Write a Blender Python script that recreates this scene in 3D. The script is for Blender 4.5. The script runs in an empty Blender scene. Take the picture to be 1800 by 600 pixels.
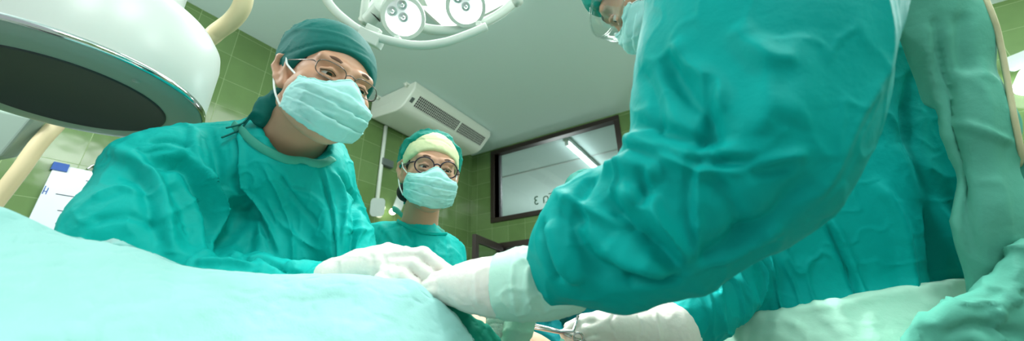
import bpy, math, random
import numpy as np
from mathutils import Vector, Matrix
from mathutils.bvhtree import BVHTree

random.seed(4)
C = bpy.context.scene.collection
SC = bpy.context.scene

# ------------------------------------------------------------------ camera
YAW, PITCH, ROLL, F = -.54735, .37666, -.02449, 638.0
CAM = np.array([0, 0, 1.15])
def _basis():
    cy, sy = np.cos(YAW), np.sin(YAW); cp, sp = np.cos(PITCH), np.sin(PITCH)
    f = np.array([sy*cp, cy*cp, sp]); r = np.array([cy, -sy, 0]); u = np.cross(r, f)
    c, s = np.cos(ROLL), np.sin(ROLL)
    return c*r+s*u, -s*r+c*u, f
RR, UU, FF = _basis()
def ray(px, py): return FF+RR*(px-900)/F-UU*(py-300)/F
def P(px, py, d): return CAM+ray(px, py)*d
def onX(px, py, X): r = ray(px, py); return CAM+r*(X-CAM[0])/r[0]
def onY(px, py, Y): r = ray(px, py); return CAM+r*(Y-CAM[1])/r[1]
def onZ(px, py, Z): r = ray(px, py); return CAM+r*(Z-CAM[2])/r[2]

cam = bpy.data.cameras.new('camera'); camo = bpy.data.objects.new('camera', cam); C.objects.link(camo)
cam.sensor_width = 36; cam.lens = F/1800*36; cam.clip_start = .02
camo.matrix_world = Matrix(((RR[0], UU[0], -FF[0], CAM[0]), (RR[1], UU[1], -FF[1], CAM[1]), (RR[2], UU[2], -FF[2], CAM[2]), (0, 0, 0, 1)))
cam.dof.use_dof = True; cam.dof.focus_distance = .85; cam.dof.aperture_fstop = 3.2
SC.camera = camo

# ------------------------------------------------------------------ light
SC.view_settings.view_transform = 'Standard'; SC.view_settings.look = 'None'
SC.view_settings.gamma = 1; SC.view_settings.use_curve_mapping = False
SC.view_settings.exposure = 0.58
w = bpy.data.worlds.new('world'); SC.world = w; w.use_nodes = True
w.node_tree.nodes['Background'].inputs[0].default_value = (.80, .92, .90, 1)
w.node_tree.nodes['Background'].inputs[1].default_value = .35
def area(name, loc, size, power, col=(1, 1, 1), target=None, sy=None, spread=180):
    l = bpy.data.lights.new(name, 'AREA'); l.energy = power; l.color = col; l.size = size; l.spread = math.radians(spread)
    if sy: l.shape = 'RECTANGLE'; l.size_y = sy
    o = bpy.data.objects.new(name, l); C.objects.link(o); o.location = loc
    if target is not None:
        o.rotation_euler = (Vector(target)-Vector(loc)).to_track_quat('-Z', 'Y').to_euler()
    return o
def spot(name, loc, target, power, ang, blend=.6, rad=.08, col=(1, 1, 1)):
    l = bpy.data.lights.new(name, 'SPOT'); l.energy = power; l.color = col; l.spot_size = math.radians(ang); l.spot_blend = blend
    l.shadow_soft_size = rad
    o = bpy.data.objects.new(name, l); C.objects.link(o); o.location = loc
    o.rotation_euler = (Vector(target)-Vector(loc)).to_track_quat('-Z', 'Y').to_euler()
    return o
# overhead lights added to brighten the room, and the operating lamp spots
def point_fill(name, loc, power, rad, col=(1, 1, 1)):
    l = bpy.data.lights.new(name, 'POINT'); l.energy = power; l.color = col; l.shadow_soft_size = rad
    o = bpy.data.objects.new(name, l); C.objects.link(o); o.location = loc; return o
area('added_ceiling_area', (1.5, .55, 3.07), 1.3, 28, (.97, 1, .98), (1.5, .55, 0), .7)  # added off-frame to give the left wall tiles a bright reflection
point_fill('ceiling_fill_light', (.9, -.5, 2.55), 34, .3, (.96, 1, .98))  # added point lights that brighten the ceiling; no fixture hangs here
point_fill('ceiling_fill_light', (1.7, 1.9, 2.55), 55, .3, (.96, 1, .98))
point_fill('ceiling_fill_light', (-1.7, -.9, 2.5), 55, .3, (.96, 1, .98))
area('added_ceiling_area', (-.9, 1.6, 3.06), 1.1, 30, (.97, 1, .98), (-.9, 1.4, 0), .5)
spot('operating_and_fill_spot', (-.55, .75, 2.45), (-.44, .46, 1.15), 27, 40, .6, .12, (1, .99, .96))
spot('operating_and_fill_spot', (.05, .75, 2.6), (-.35, .42, 1.2), 10, 50, .7, .15, (1, 1, .98))
spot('operating_and_fill_spot', tuple(P(800, 60, 1.7)), tuple(P(1320, 550, .66)), 120, 26, .6, .10, (1, 1, .98))  # added spot brightening the gown's waist, set apart from the lamp heads

# ------------------------------------------------------------------ materials
def lin(r, g, b):
    f = lambda c: (c/255/12.92) if c/255 <= .04045 else ((c/255+.055)/1.055)**2.4
    return (f(r), f(g), f(b), 1)
def mat(name, col, rough=.5, metal=0, bump=None, spec=.5, emis=None, es=0, trans=0, alpha=1, var=0, varscale=5, sheen=0, sub=0):
    m = bpy.data.materials.new(name); m.use_nodes = True
    nt = m.node_tree; b = nt.nodes['Principled BSDF']
    if len(col) == 3: col = (*col, 1)
    b.inputs['Base Color'].default_value = col; b.inputs['Roughness'].default_value = rough
    b.inputs['Metallic'].default_value = metal; b.inputs['Specular IOR Level'].default_value = spec
    b.inputs['Transmission Weight'].default_value = trans; b.inputs['Alpha'].default_value = alpha
    if sheen: b.inputs['Sheen Weight'].default_value = sheen
    if sub:
        b.inputs['Subsurface Weight'].default_value = sub
        b.inputs['Subsurface Radius'].default_value = (.6, .25, .15); b.inputs['Subsurface Scale'].default_value = .01
    if emis: b.inputs['Emission Color'].default_value = (*emis[:3], 1); b.inputs['Emission Strength'].default_value = es
    tc = nt.nodes.new('ShaderNodeTexCoord')
    if var:
        n = nt.nodes.new('ShaderNodeTexNoise'); n.inputs['Scale'].default_value = varscale; n.inputs['Detail'].default_value = 3
        nt.links.new(tc.outputs['Object'], n.inputs['Vector'])
        mx = nt.nodes.new('ShaderNodeMix'); mx.data_type = 'RGBA'
        mx.inputs[6].default_value = tuple(c*(1-var) for c in col[:3])+(1,); mx.inputs[7].default_value = tuple(min(1, c*(1+var)) for c in col[:3])+(1,)
        nt.links.new(n.outputs['Fac'], mx.inputs[0]); nt.links.new(mx.outputs[2], b.inputs['Base Color'])
    if bump:
        for sc_, st, dist in bump:
            n = nt.nodes.new('ShaderNodeTexNoise'); n.inputs['Scale'].default_value = sc_; n.inputs['Detail'].default_value = 4
            nt.links.new(tc.outputs['Object'], n.inputs['Vector'])
            bp = nt.nodes.new('ShaderNodeBump'); bp.inputs['Strength'].default_value = st; bp.inputs['Distance'].default_value = dist
            nt.links.new(n.outputs['Fac'], bp.inputs['Height'])
            if b.inputs['Normal'].links: nt.links.new(b.inputs['Normal'].links[0].from_socket, bp.inputs['Normal'])
            nt.links.new(bp.outputs[0], b.inputs['Normal'])
    return m
def tile_mat(name, ax, off):
    m = bpy.data.materials.new(name); m.use_nodes = True; nt = m.node_tree; b = nt.nodes['Principled BSDF']; L = nt.links
    tc = nt.nodes.new('ShaderNodeTexCoord'); sx = nt.nodes.new('ShaderNodeSeparateXYZ'); L.new(tc.outputs['Object'], sx.inputs[0])
    cb = nt.nodes.new('ShaderNodeCombineXYZ')
    def lin_(out, o, k, idx):
        a = nt.nodes.new('ShaderNodeMath'); a.operation = 'MULTIPLY_ADD'; a.inputs[1].default_value = k; a.inputs[2].default_value = -o*k
        L.new(out, a.inputs[0]); L.new(a.outputs[0], cb.inputs[idx])
    lin_(sx.outputs[ax], off[0]-20*TW, 1/TW, 0); lin_(sx.outputs[2], off[1]-20*TH, 1/TH, 1)
    br = nt.nodes.new('ShaderNodeTexBrick'); br.offset = 0; br.squash = 1
    br.inputs['Scale'].default_value = 1; br.inputs['Mortar Size'].default_value = .007; br.inputs['Mortar Smooth'].default_value = .3
    br.inputs['Brick Width'].default_value = 1; br.inputs['Row Height'].default_value = 1; br.inputs['Bias'].default_value = 0
    br.inputs['Color1'].default_value = lin(98, 128, 74); br.inputs['Color2'].default_value = lin(110, 140, 88); br.inputs['Mortar'].default_value = lin(150, 174, 124)
    L.new(cb.outputs[0], br.inputs['Vector'])
    n = nt.nodes.new('ShaderNodeTexNoise'); n.inputs['Scale'].default_value = 9; n.inputs['Detail'].default_value = 6; L.new(tc.outputs['Object'], n.inputs['Vector'])
    mx = nt.nodes.new('ShaderNodeMix'); mx.data_type = 'RGBA'; mx.blend_type = 'MULTIPLY'; mx.inputs[0].default_value = .25
    L.new(br.outputs['Color'], mx.inputs[6]); L.new(n.outputs['Fac'], mx.inputs[7]); L.new(mx.outputs[2], b.inputs['Base Color'])
    n2 = nt.nodes.new('ShaderNodeTexNoise'); n2.inputs['Scale'].default_value = 7; L.new(tc.outputs['Object'], n2.inputs['Vector'])
    b1 = nt.nodes.new('ShaderNodeBump'); b1.inputs['Strength'].default_value = .10; b1.inputs['Distance'].default_value = .02; L.new(n2.outputs['Fac'], b1.inputs['Height'])
    b2 = nt.nodes.new('ShaderNodeBump'); b2.invert = True; b2.inputs['Strength'].default_value = .5; b2.inputs['Distance'].default_value = .002
    L.new(br.outputs['Fac'], b2.inputs['Height']); L.new(b1.outputs[0], b2.inputs['Normal']); L.new(b2.outputs[0], b.inputs['Normal'])
    r = nt.nodes.new('ShaderNodeMapRange'); r.inputs[3].default_value = .13; r.inputs[4].default_value = .7; L.new(br.outputs['Fac'], r.inputs[0]); L.new(r.outputs[0], b.inputs['Roughness'])
    return m
def glass_mat(name, tint=(1, 1, 1, 1), refl=.08, rough=.02):
    m = bpy.data.materials.new(name); m.use_nodes = True; nt = m.node_tree; nt.nodes.clear()
    o = nt.nodes.new('ShaderNodeOutputMaterial'); t = nt.nodes.new('ShaderNodeBsdfTransparent'); t.inputs[0].default_value = tint
    g = nt.nodes.new('ShaderNodeBsdfGlossy'); g.inputs['Roughness'].default_value = rough
    f = nt.nodes.new('ShaderNodeLayerWeight'); f.inputs[0].default_value = .25
    a = nt.nodes.new('ShaderNodeMath'); a.operation = 'MAXIMUM'; a.inputs[1].default_value = refl; pw = nt.nodes.new('ShaderNodeMath'); pw.operation = 'POWER'; pw.inputs[1].default_value = 3; nt.links.new(f.outputs[1], pw.inputs[0]); nt.links.new(pw.outputs[0], a.inputs[0])
    mx = nt.nodes.new('ShaderNodeMixShader'); nt.links.new(a.outputs[0], mx.inputs[0]); nt.links.new(t.outputs[0], mx.inputs[1]); nt.links.new(g.outputs[0], mx.inputs[2]); nt.links.new(mx.outputs[0], o.inputs[0])
    return m
TW, TH = .222, .195
M = {}
CLB = [(900, .12, .002), (70, .25, .004)]
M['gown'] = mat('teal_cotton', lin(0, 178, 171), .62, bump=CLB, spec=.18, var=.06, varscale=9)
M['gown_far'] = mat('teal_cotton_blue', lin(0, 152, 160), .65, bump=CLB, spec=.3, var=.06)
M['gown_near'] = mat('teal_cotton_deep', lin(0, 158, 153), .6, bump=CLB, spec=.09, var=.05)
M['gown_pale'] = mat('sage_cotton', lin(84, 164, 145), .7, bump=CLB, spec=.3, var=.06)
M['pale_and_lit'] = mat('pale_and_lit_cotton', lin(176, 226, 205), .75, bump=CLB, spec=.3, var=.08)  # pale tone also holds the lamp light on the waist shell
M['collar'] = mat('collar_cotton', lin(60, 165, 145), .7, bump=CLB, var=.05)
M['cap'] = mat('dark_teal_cotton', lin(0, 106, 99), .7, bump=CLB, spec=.3, var=.06)
M['capn'] = mat('teal_cap_cotton', lin(0, 140, 125), .7, bump=CLB, spec=.3, var=.06)
M['cream'] = mat('cream_cotton', lin(222, 226, 180), .8, bump=CLB, var=.04)
M['drape'] = mat('mint_drape', lin(150, 206, 202), .8, bump=[(500, .15, .003), (40, .2, .006)], spec=.25, var=.05, sheen=.2)
M['drape_dark'] = mat('green_drape', lin(10, 150, 128), .75, bump=CLB, spec=.3, var=.06)
M['skin'] = mat('skin', lin(200, 152, 124), .5, bump=[(300, .1, .001)], spec=.4, sub=.12, var=.05, varscale=25)
M['skin2'] = mat('patient_skin', lin(235, 190, 160), .5, sub=.15)
M['glove'] = mat('latex_glove', lin(236, 232, 224), .42, bump=[(60, .35, .004), (250, .1, .001)], spec=.5, sub=.1)
M['mask'] = mat('mask_fabric', lin(172, 226, 222), .8, bump=[(700, .15, .002)], spec=.2, sub=.1)
M['maskw'] = mat('mask_white', lin(235, 242, 240), .8)
M['brow'] = mat('brow_hair', lin(112, 80, 64), .8)
M['hair'] = mat('dark_hair', lin(28, 20, 18), .6, bump=[(200, .5, .004)])
M['metal'] = mat('spectacle_metal', lin(120, 110, 105), .25, 1)
M['plumframe'] = mat('plum_plastic', lin(38, 18, 40), .25)
M['lens'] = glass_mat('spectacle_lens', (1, 1, 1, 1), .05)
M['eye'] = mat('eye_white', lin(225, 215, 210), .2)
M['iris'] = mat('iris_dark', lin(30, 18, 12), .1)
M['ceil'] = mat('ceiling_paint', lin(205, 226, 222), .85, bump=[(3, .1, .01)])
M['white'] = mat('white_enamel', lin(226, 232, 228), .3, spec=.5)
M['cwhite'] = mat('cream_enamel', lin(214, 222, 214), .32)
M['grey'] = mat('grey_green_enamel', lin(150, 170, 160), .35)
M['chrome'] = mat('chrome', lin(225, 228, 230), .08, 1)
M['steel'] = mat('steel', lin(200, 200, 200), .18, 1)
M['beige'] = mat('beige_tube_paint', lin(226, 208, 168), .4)
M['blackmesh'] = mat('black_mesh', lin(54, 62, 64), .55, bump=[(600, .3, .001)])
M['black'] = mat('black_rubber', lin(14, 14, 15), .5)
M['frame'] = mat('dark_brown_frame', lin(44, 34, 30), .35)
M['frame2'] = mat('frame_bead', lin(92, 92, 96), .35)
M['glass'] = glass_mat('window_glass', (.93, .97, .96, 1), .06)
M['clear'] = glass_mat('clear_plastic', (.93, .96, .95, 1), .07, .05)
M['farwall'] = mat('far_room_paint', lin(190, 196, 192), .8)
M['ac'] = mat('air_conditioner_plastic', lin(226, 232, 222), .4)
M['grillhole'] = mat('grille_dark', lin(26, 32, 28), .7)
M['board'] = mat('whiteboard_surface', lin(228, 236, 246), .2)
M['blue'] = mat('blue_plastic', lin(20, 80, 165), .35)
M['ink'] = mat('black_ink', lin(30, 34, 60), .5)
M['green_ink'] = mat('green_letter_vinyl', lin(16, 84, 56), .5)
M['pvc'] = mat('white_pvc', lin(205, 215, 205), .45)
M['darkgrey'] = mat('dark_grey_plastic', lin(84, 96, 92), .5)
M['led'] = mat('led_on', (1, 1, 1), .3, emis=(1, 1, .98), es=7)
M['ledoff'] = mat('led_reflector', lin(210, 220, 220), .12, .6)
M['pvl'] = mat('lamp_window', lin(205, 212, 212), .25)
M['panel'] = mat('lit_panel', (1, 1, 1), .5, emis=(.96, 1, .98), es=4)
M['tube'] = mat('lit_tube', (1, 1, 1), .5, emis=(.88, .97, 1), es=9)
M['bulb'] = mat('lit_bulb', (1, 1, 1), .5, emis=(1, .93, .80), es=14)
M['tex'] = mat('ribbed_diffuser', lin(185, 200, 195), .3, bump=[(180, .8, .004)])
M['gauze'] = mat('white_gauze', lin(240, 240, 234), .9, bump=[(300, .5, .003)])
M['binding'] = mat('tan_binding', lin(190, 186, 150), .8, bump=CLB)
M['bowl'] = mat('mint_plastic', lin(135, 205, 190), .5)
M['floor'] = mat('floor_vinyl', lin(150, 160, 150), .4, var=.1)
M['steelbody'] = mat('brushed_steel', lin(150, 155, 155), .35, 1)

# ------------------------------------------------------------------ mesh helpers
def norm(v): v = np.asarray(v, float); return v/max(np.linalg.norm(v), 1e-12)
def link(name, verts, faces, m, parent=None, smooth=True, mats=None, fm=None):
    me = bpy.data.meshes.new(name)
    me.from_pydata([tuple(map(float, v)) for v in verts], [], [tuple(map(int, f)) for f in faces])
    for mm in (mats or [m]): me.materials.append(mm)
    if smooth: me.polygons.foreach_set('use_smooth', [True]*len(me.polygons))
    if fm is not None: me.polygons.foreach_set('material_index', list(map(int, fm)))
    me.update()
    o = bpy.data.objects.new(name, me); C.objects.link(o)
    if parent is not None: setpar(o, parent)
    return o
def setpar(o, parent):
    o.parent = parent; o.matrix_parent_inverse = Matrix.Translation(-Vector(parent.get('org', (0, 0, 0))))
def tag(o, label, cat, group=None):
    o['label'] = label; o['category'] = cat
    if group: o['group'] = group
    return o
def empty(name, loc, label, cat, group=None):
    o = bpy.data.objects.new(name, None); C.objects.link(o); o.location = tuple(map(float, loc)); o.empty_display_size = .1
    o['org'] = [float(c) for c in loc]
    return tag(o, label, cat, group)
def struct(name, *a, **k):
    o = link(name, *a, **k); o['kind'] = 'structure'; return o
def bevel(o, wd=.003, seg=2):
    m = o.modifiers.new('bevel', 'BEVEL'); m.width = wd; m.segments = seg; m.limit_method = 'ANGLE'; m.angle_limit = .6; return o
class MB:
    def __init__(s): s.v = []; s.f = []; s.m = []
    def add(s, v, f, mi=0):
        n = len(s.v); s.v += [tuple(x) for x in v]; s.f += [tuple(i+n for i in q) for q in f]; s.m += [mi]*len(f); return s
    def box(s, lo, hi, mi=0, axes=None, org=None):
        lo, hi = np.array(lo, float), np.array(hi, float)
        v = np.array([[x, y, z] for x in (lo[0], hi[0]) for y in (lo[1], hi[1]) for z in (lo[2], hi[2])])
        if axes is not None: v = np.asarray(org)+v@np.array(axes)
        return s.add(v, [(0, 1, 3, 2), (4, 6, 7, 5), (0, 4, 5, 1), (2, 3, 7, 6), (0, 2, 6, 4), (1, 5, 7, 3)], mi)
    def tube(s, pts, r, seg=12, mi=0, closed=False, flat=None, cap=True):
        pts = np.array(pts, float); n = len(pts); r = np.broadcast_to(r, (n,))
        t = np.gradient(pts, axis=0) if not closed else np.roll(pts, -1, 0)-np.roll(pts, 1, 0)
        t /= np.linalg.norm(t, axis=1)[:, None]+1e-12
        a = norm(np.cross(t[0], [0, 0, 1] if abs(t[0][2]) < .9 else [1, 0, 0])); V = []
        for i in range(n):
            a = norm(a-t[i]*(a@t[i])); b = np.cross(t[i], a)
            if flat is not None:
                nn = norm(flat[0]-t[i]*(np.dot(flat[0], t[i]))); aa = np.cross(t[i], nn)
            for k in range(seg):
                th = 2*math.pi*k/seg
                if flat is None: V.append(pts[i]+r[i]*(a*math.cos(th)+b*math.sin(th)))
                else: V.append(pts[i]+r[i]*(aa*math.cos(th)+nn*math.sin(th)*flat[1]))
        Fc = []
        for i in range(n if closed else n-1):
            j = (i+1) % n
            for k in range(seg): Fc.append((i*seg+k, i*seg+(k+1) % seg, j*seg+(k+1) % seg, j*seg+k))
        if cap and not closed:
            Fc.append(tuple(range(seg))[::-1]); Fc.append(tuple((n-1)*seg+k for k in range(seg)))
        return s.add(V, Fc, mi)
    def lathe(s, prof, org, ax, seg=64, mi=0):
        ax = norm(ax); a = norm(np.cross(ax, [1, 0, 0] if abs(ax[0]) < .8 else [0, 1, 0])); b = np.cross(ax, a); V = []; Fc = []
        for r, h in prof:
            for k in range(seg):
                th = 2*math.pi*k/seg; V.append(np.asarray(org)+ax*h+max(r, 1e-5)*(a*math.cos(th)+b*math.sin(th)))
        for i in range(len(prof)-1):
            for k in range(seg): Fc.append((i*seg+k, i*seg+(k+1) % seg, (i+1)*seg+(k+1) % seg, (i+1)*seg+k))
        return s.add(V, Fc, mi)
    def prism(s, poly, ax0, ax1, d, org, mi=0):
        n = len(poly); V = [np.asarray(org)+np.asarray(ax0)*p[0]+np.asarray(ax1)*p[1]+np.asarray(d)*t for t in (0, 1) for p in poly]
        return s.add(V, [tuple(range(n))[::-1], tuple(range(n, 2*n))]+[(i, (i+1) % n, n+(i+1) % n, n+i) for i in range(n)], mi)
    def build(s, name, mats, parent=None, smooth=False, st=False):
        mats = mats if isinstance(mats, list) else [mats]
        o = link(name, s.v, s.f, None, parent, smooth, mats, s.m)
        if st: o['kind'] = 'structure'
        return o
def auto(o, ang=.7):
    me = o.data; me.polygons.foreach_set('use_smooth', [True]*len(me.polygons))
    me.set_sharp_from_angle(angle=ang); return o
def spline(pts, n=8, closed=False):
    p = np.array(pts, float); m = len(p); out = []
    for i in range(m if closed else m-1):
        if closed: a, b, c, d = p[(i-1) % m], p[i], p[(i+1) % m], p[(i+2) % m]
        else: a, b, c, d = p[max(i-1, 0)], p[i], p[i+1], p[min(i+2, m-1)]
        for k in range(n):
            t = k/n; out.append(.5*((2*b)+(-a+c)*t+(2*a-5*b+4*c-d)*t*t+(-a+3*b-3*c+d)*t**3))
    if not closed: out.append(p[-1])
    return np.array(out)

# lattice noise on points
def _h(i, j, k, s):
    x = (i.astype(np.int64)*374761393+j.astype(np.int64)*668265263+k.astype(np.int64)*2147483647+s*974634777) & 0x7fffffff
    x = ((x ^ (x >> 13))*1274126177) & 0x7fffffff; x = (x ^ (x >> 16)) & 0xffff
    return x/32767.5-1
def noise(p, seed=0):
    i = np.floor(p).astype(np.int64); f = p-i; f = f*f*f*(f*(f*6-15)+10); r = 0
    for a in (0, 1):
        for b in (0, 1):
            for c in (0, 1):
                wt = (f[:, 0] if a else 1-f[:, 0])*(f[:, 1] if b else 1-f[:, 1])*(f[:, 2] if c else 1-f[:, 2])
                r = r+wt*_h(i[:, 0]+a, i[:, 1]+b, i[:, 2]+c, seed)
    return r

# ---------------------------------------------------- signed distance modelling (solid bodies and clothes)
def coords(lo, hi, h, H=None, a=None, b=None):
    if H is None: return np.arange(lo, hi+h, h)
    out = list(np.arange(a, b+h, h)); x = a; up = out[-1]; L = []
    while x > lo: x -= H; L.append(x)
    R_ = []
    while up < hi: up += H; R_.append(up)
    return np.array(L[::-1]+out+R_)
class SDF:
    def __init__(s, xs, ys, zs):
        s.x, s.y, s.z = [np.asarray(q, np.float32) for q in (xs, ys, zs)]
        s.D = np.full((len(xs), len(ys), len(zs)), 9., np.float32)
    def sub(s, lo, hi):
        sl = []
        for q, a, b in ((s.x, lo[0], hi[0]), (s.y, lo[1], hi[1]), (s.z, lo[2], hi[2])):
            i = max(0, np.searchsorted(q, a)-1); j = min(len(q), np.searchsorted(q, b)+1); sl.append(slice(i, max(i, j)))
        g = (s.x[sl[0]][:, None, None], s.y[sl[1]][None, :, None], s.z[sl[2]][None, None, :])
        return tuple(sl), g
    def comb(s, sl, d, k, op):
        A = s.D[sl]
        if A.size == 0: return
        if op == '+':
            if k <= 0: s.D[sl] = np.minimum(A, d); return
            h = np.clip(.5+.5*(A-d)/k, 0, 1); s.D[sl] = A*(1-h)+d*h-k*h*(1-h)
        elif op == '-':
            h = np.clip(.5-.5*(A+d)/max(k, 1e-5), 0, 1); s.D[sl] = A*(1-h)-d*h+k*h*(1-h)
        elif op == '&':
            h = np.clip(.5-.5*(A-d)/max(k, 1e-5), 0, 1); s.D[sl] = A*(1-h)+d*h+k*h*(1-h)
    def cap(s, a, b, ra, rb=None, k=.02, op='+', flat=None):
        rb = ra if rb is None else rb; a, b = np.asarray(a, float), np.asarray(b, float); mg = max(ra, rb)+k*2+.03
        if flat is not None: mg = max(mg, max(ra, rb)*max(1, flat[1])+k*2+.03)
        sl, (X, Y, Z) = s.sub(np.minimum(a, b)-mg, np.maximum(a, b)+mg)
        px, py, pz = X-a[0], Y-a[1], Z-a[2]; v = b-a
        if flat is not None:
            n, f = norm(flat[0]), 1/flat[1]-1
            q = (px*n[0]+py*n[1]+pz*n[2])*f; px, py, pz = px+q*n[0], py+q*n[1], pz+q*n[2]; v = v+n*(v@n)*f
        h = np.clip((px*v[0]+py*v[1]+pz*v[2])/max(v@v, 1e-9), 0, 1)
        d = np.sqrt((px-v[0]*h)**2+(py-v[1]*h)**2+(pz-v[2]*h)**2)-(ra+(rb-ra)*h)
        if flat is not None: d = d*min(1, flat[1]) if flat[1] < 1 else d
        s.comb(sl, d.astype(np.float32), k, op); return s
    def chain(s, pts, rs, k=.02, flat=None, op='+'):
        for i in range(len(pts)-1): s.cap(pts[i], pts[i+1], rs[i], rs[i+1], k, op, flat)
        return s
    def ell(s, c, r, Mx=None, k=.02, op='+'):
        c = np.asarray(c, float); r = np.asarray(r, float); Mx = np.eye(3) if Mx is None else Mx; mg = r.max()+2*k+.02
        sl, (X, Y, Z) = s.sub(c-mg, c+mg); X, Y, Z = X-c[0], Y-c[1], Z-c[2]
        q = [(X*Mx[0, i]+Y*Mx[1, i]+Z*Mx[2, i])/r[i] for i in range(3)]
        k0 = np.sqrt(q[0]**2+q[1]**2+q[2]**2)+1e-6; k1 = np.sqrt((q[0]/r[0])**2+(q[1]/r[1])**2+(q[2]/r[2])**2)+1e-6
        s.comb(sl, (k0*(k0-1)/k1).astype(np.float32), k, op); return s
    def plane(s, p, n, k=.003):          # keeps the side the normal points away from
        n = norm(n); d = (s.x[:, None, None]-p[0])*n[0]+(s.y[None, :, None]-p[1])*n[1]+(s.z[None, None, :]-p[2])*n[2]
        s.comb((slice(None),)*3, d.astype(np.float32), k, '&'); return s
    def mesh(s, it=2):
        D = s.D; S = D < 0; nx, ny, nz = D.shape
        c = [S[i:nx-1+i, j:ny-1+j, k:nz-1+k] for i in (0, 1) for j in (0, 1) for k in (0, 1)]
        al = c[0].copy(); an = c[0].copy()
        for q in c[1:]: al &= q; an |= q
        act = an & ~al; I, J, K = np.nonzero(act); idx = np.full(act.shape, -1, np.int64); idx[I, J, K] = np.arange(len(I))
        acc = np.zeros((len(I), 3)); cnt = np.zeros(len(I))
        co = [(0, 0, 0), (1, 0, 0), (0, 1, 0), (0, 0, 1), (1, 1, 0), (1, 0, 1), (0, 1, 1), (1, 1, 1)]
        ed = [((0, 0, 0), (1, 0, 0)), ((0, 0, 0), (0, 1, 0)), ((0, 0, 0), (0, 0, 1)), ((1, 0, 0), (1, 1, 0)), ((1, 0, 0), (1, 0, 1)), ((0, 1, 0), (1, 1, 0)),
              ((0, 1, 0), (0, 1, 1)), ((0, 0, 1), (1, 0, 1)), ((0, 0, 1), (0, 1, 1)), ((1, 1, 0), (1, 1, 1)), ((1, 0, 1), (1, 1, 1)), ((0, 1, 1), (1, 1, 1))]
        pos = lambda o: np.stack([s.x[I+o[0]], s.y[J+o[1]], s.z[K+o[2]]], 1)
        for a, b in ed:
            da = D[I+a[0], J+a[1], K+a[2]]; db = D[I+b[0], J+b[1], K+b[2]]; m = (da < 0) != (db < 0)
            t = np.where(m, da/np.where(m, da-db, 1), 0)[:, None]; p = pos(a)*(1-t)+pos(b)*t
            acc[m] += p[m]; cnt[m] += 1
        V = acc/cnt[:, None]; Fs = []
        for ax in range(3):
            sl0 = [slice(None)]*3; sl1 = [slice(None)]*3; sl0[ax] = slice(0, -1); sl1[ax] = slice(1, None)
            A, B = S[tuple(sl0)], S[tuple(sl1)]; i, j, k = np.nonzero(A != B); ins = A[i, j, k]
            o1, o2 = [(1, 2), (2, 0), (0, 1)][ax]; ijk = np.stack([i, j, k], 1)
            ok = (ijk[:, o1] > 0) & (ijk[:, o2] > 0) & (ijk[:, o1] < D.shape[o1]-1) & (ijk[:, o2] < D.shape[o2]-1)
            ijk = ijk[ok]; ins = ins[ok]
            def g(d1, d2):
                q = ijk.copy(); q[:, o1] -= d1; q[:, o2] -= d2; return idx[q[:, 0], q[:, 1], q[:, 2]]
            q = np.stack([g(1, 1), g(0, 1), g(0, 0), g(1, 0)], 1); q[~ins] = q[~ins][:, ::-1]; Fs.append(q)
        Fc = np.concatenate(Fs); m = Mesh(V, Fc)
        if it: m.relax(it)
        return m
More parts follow.
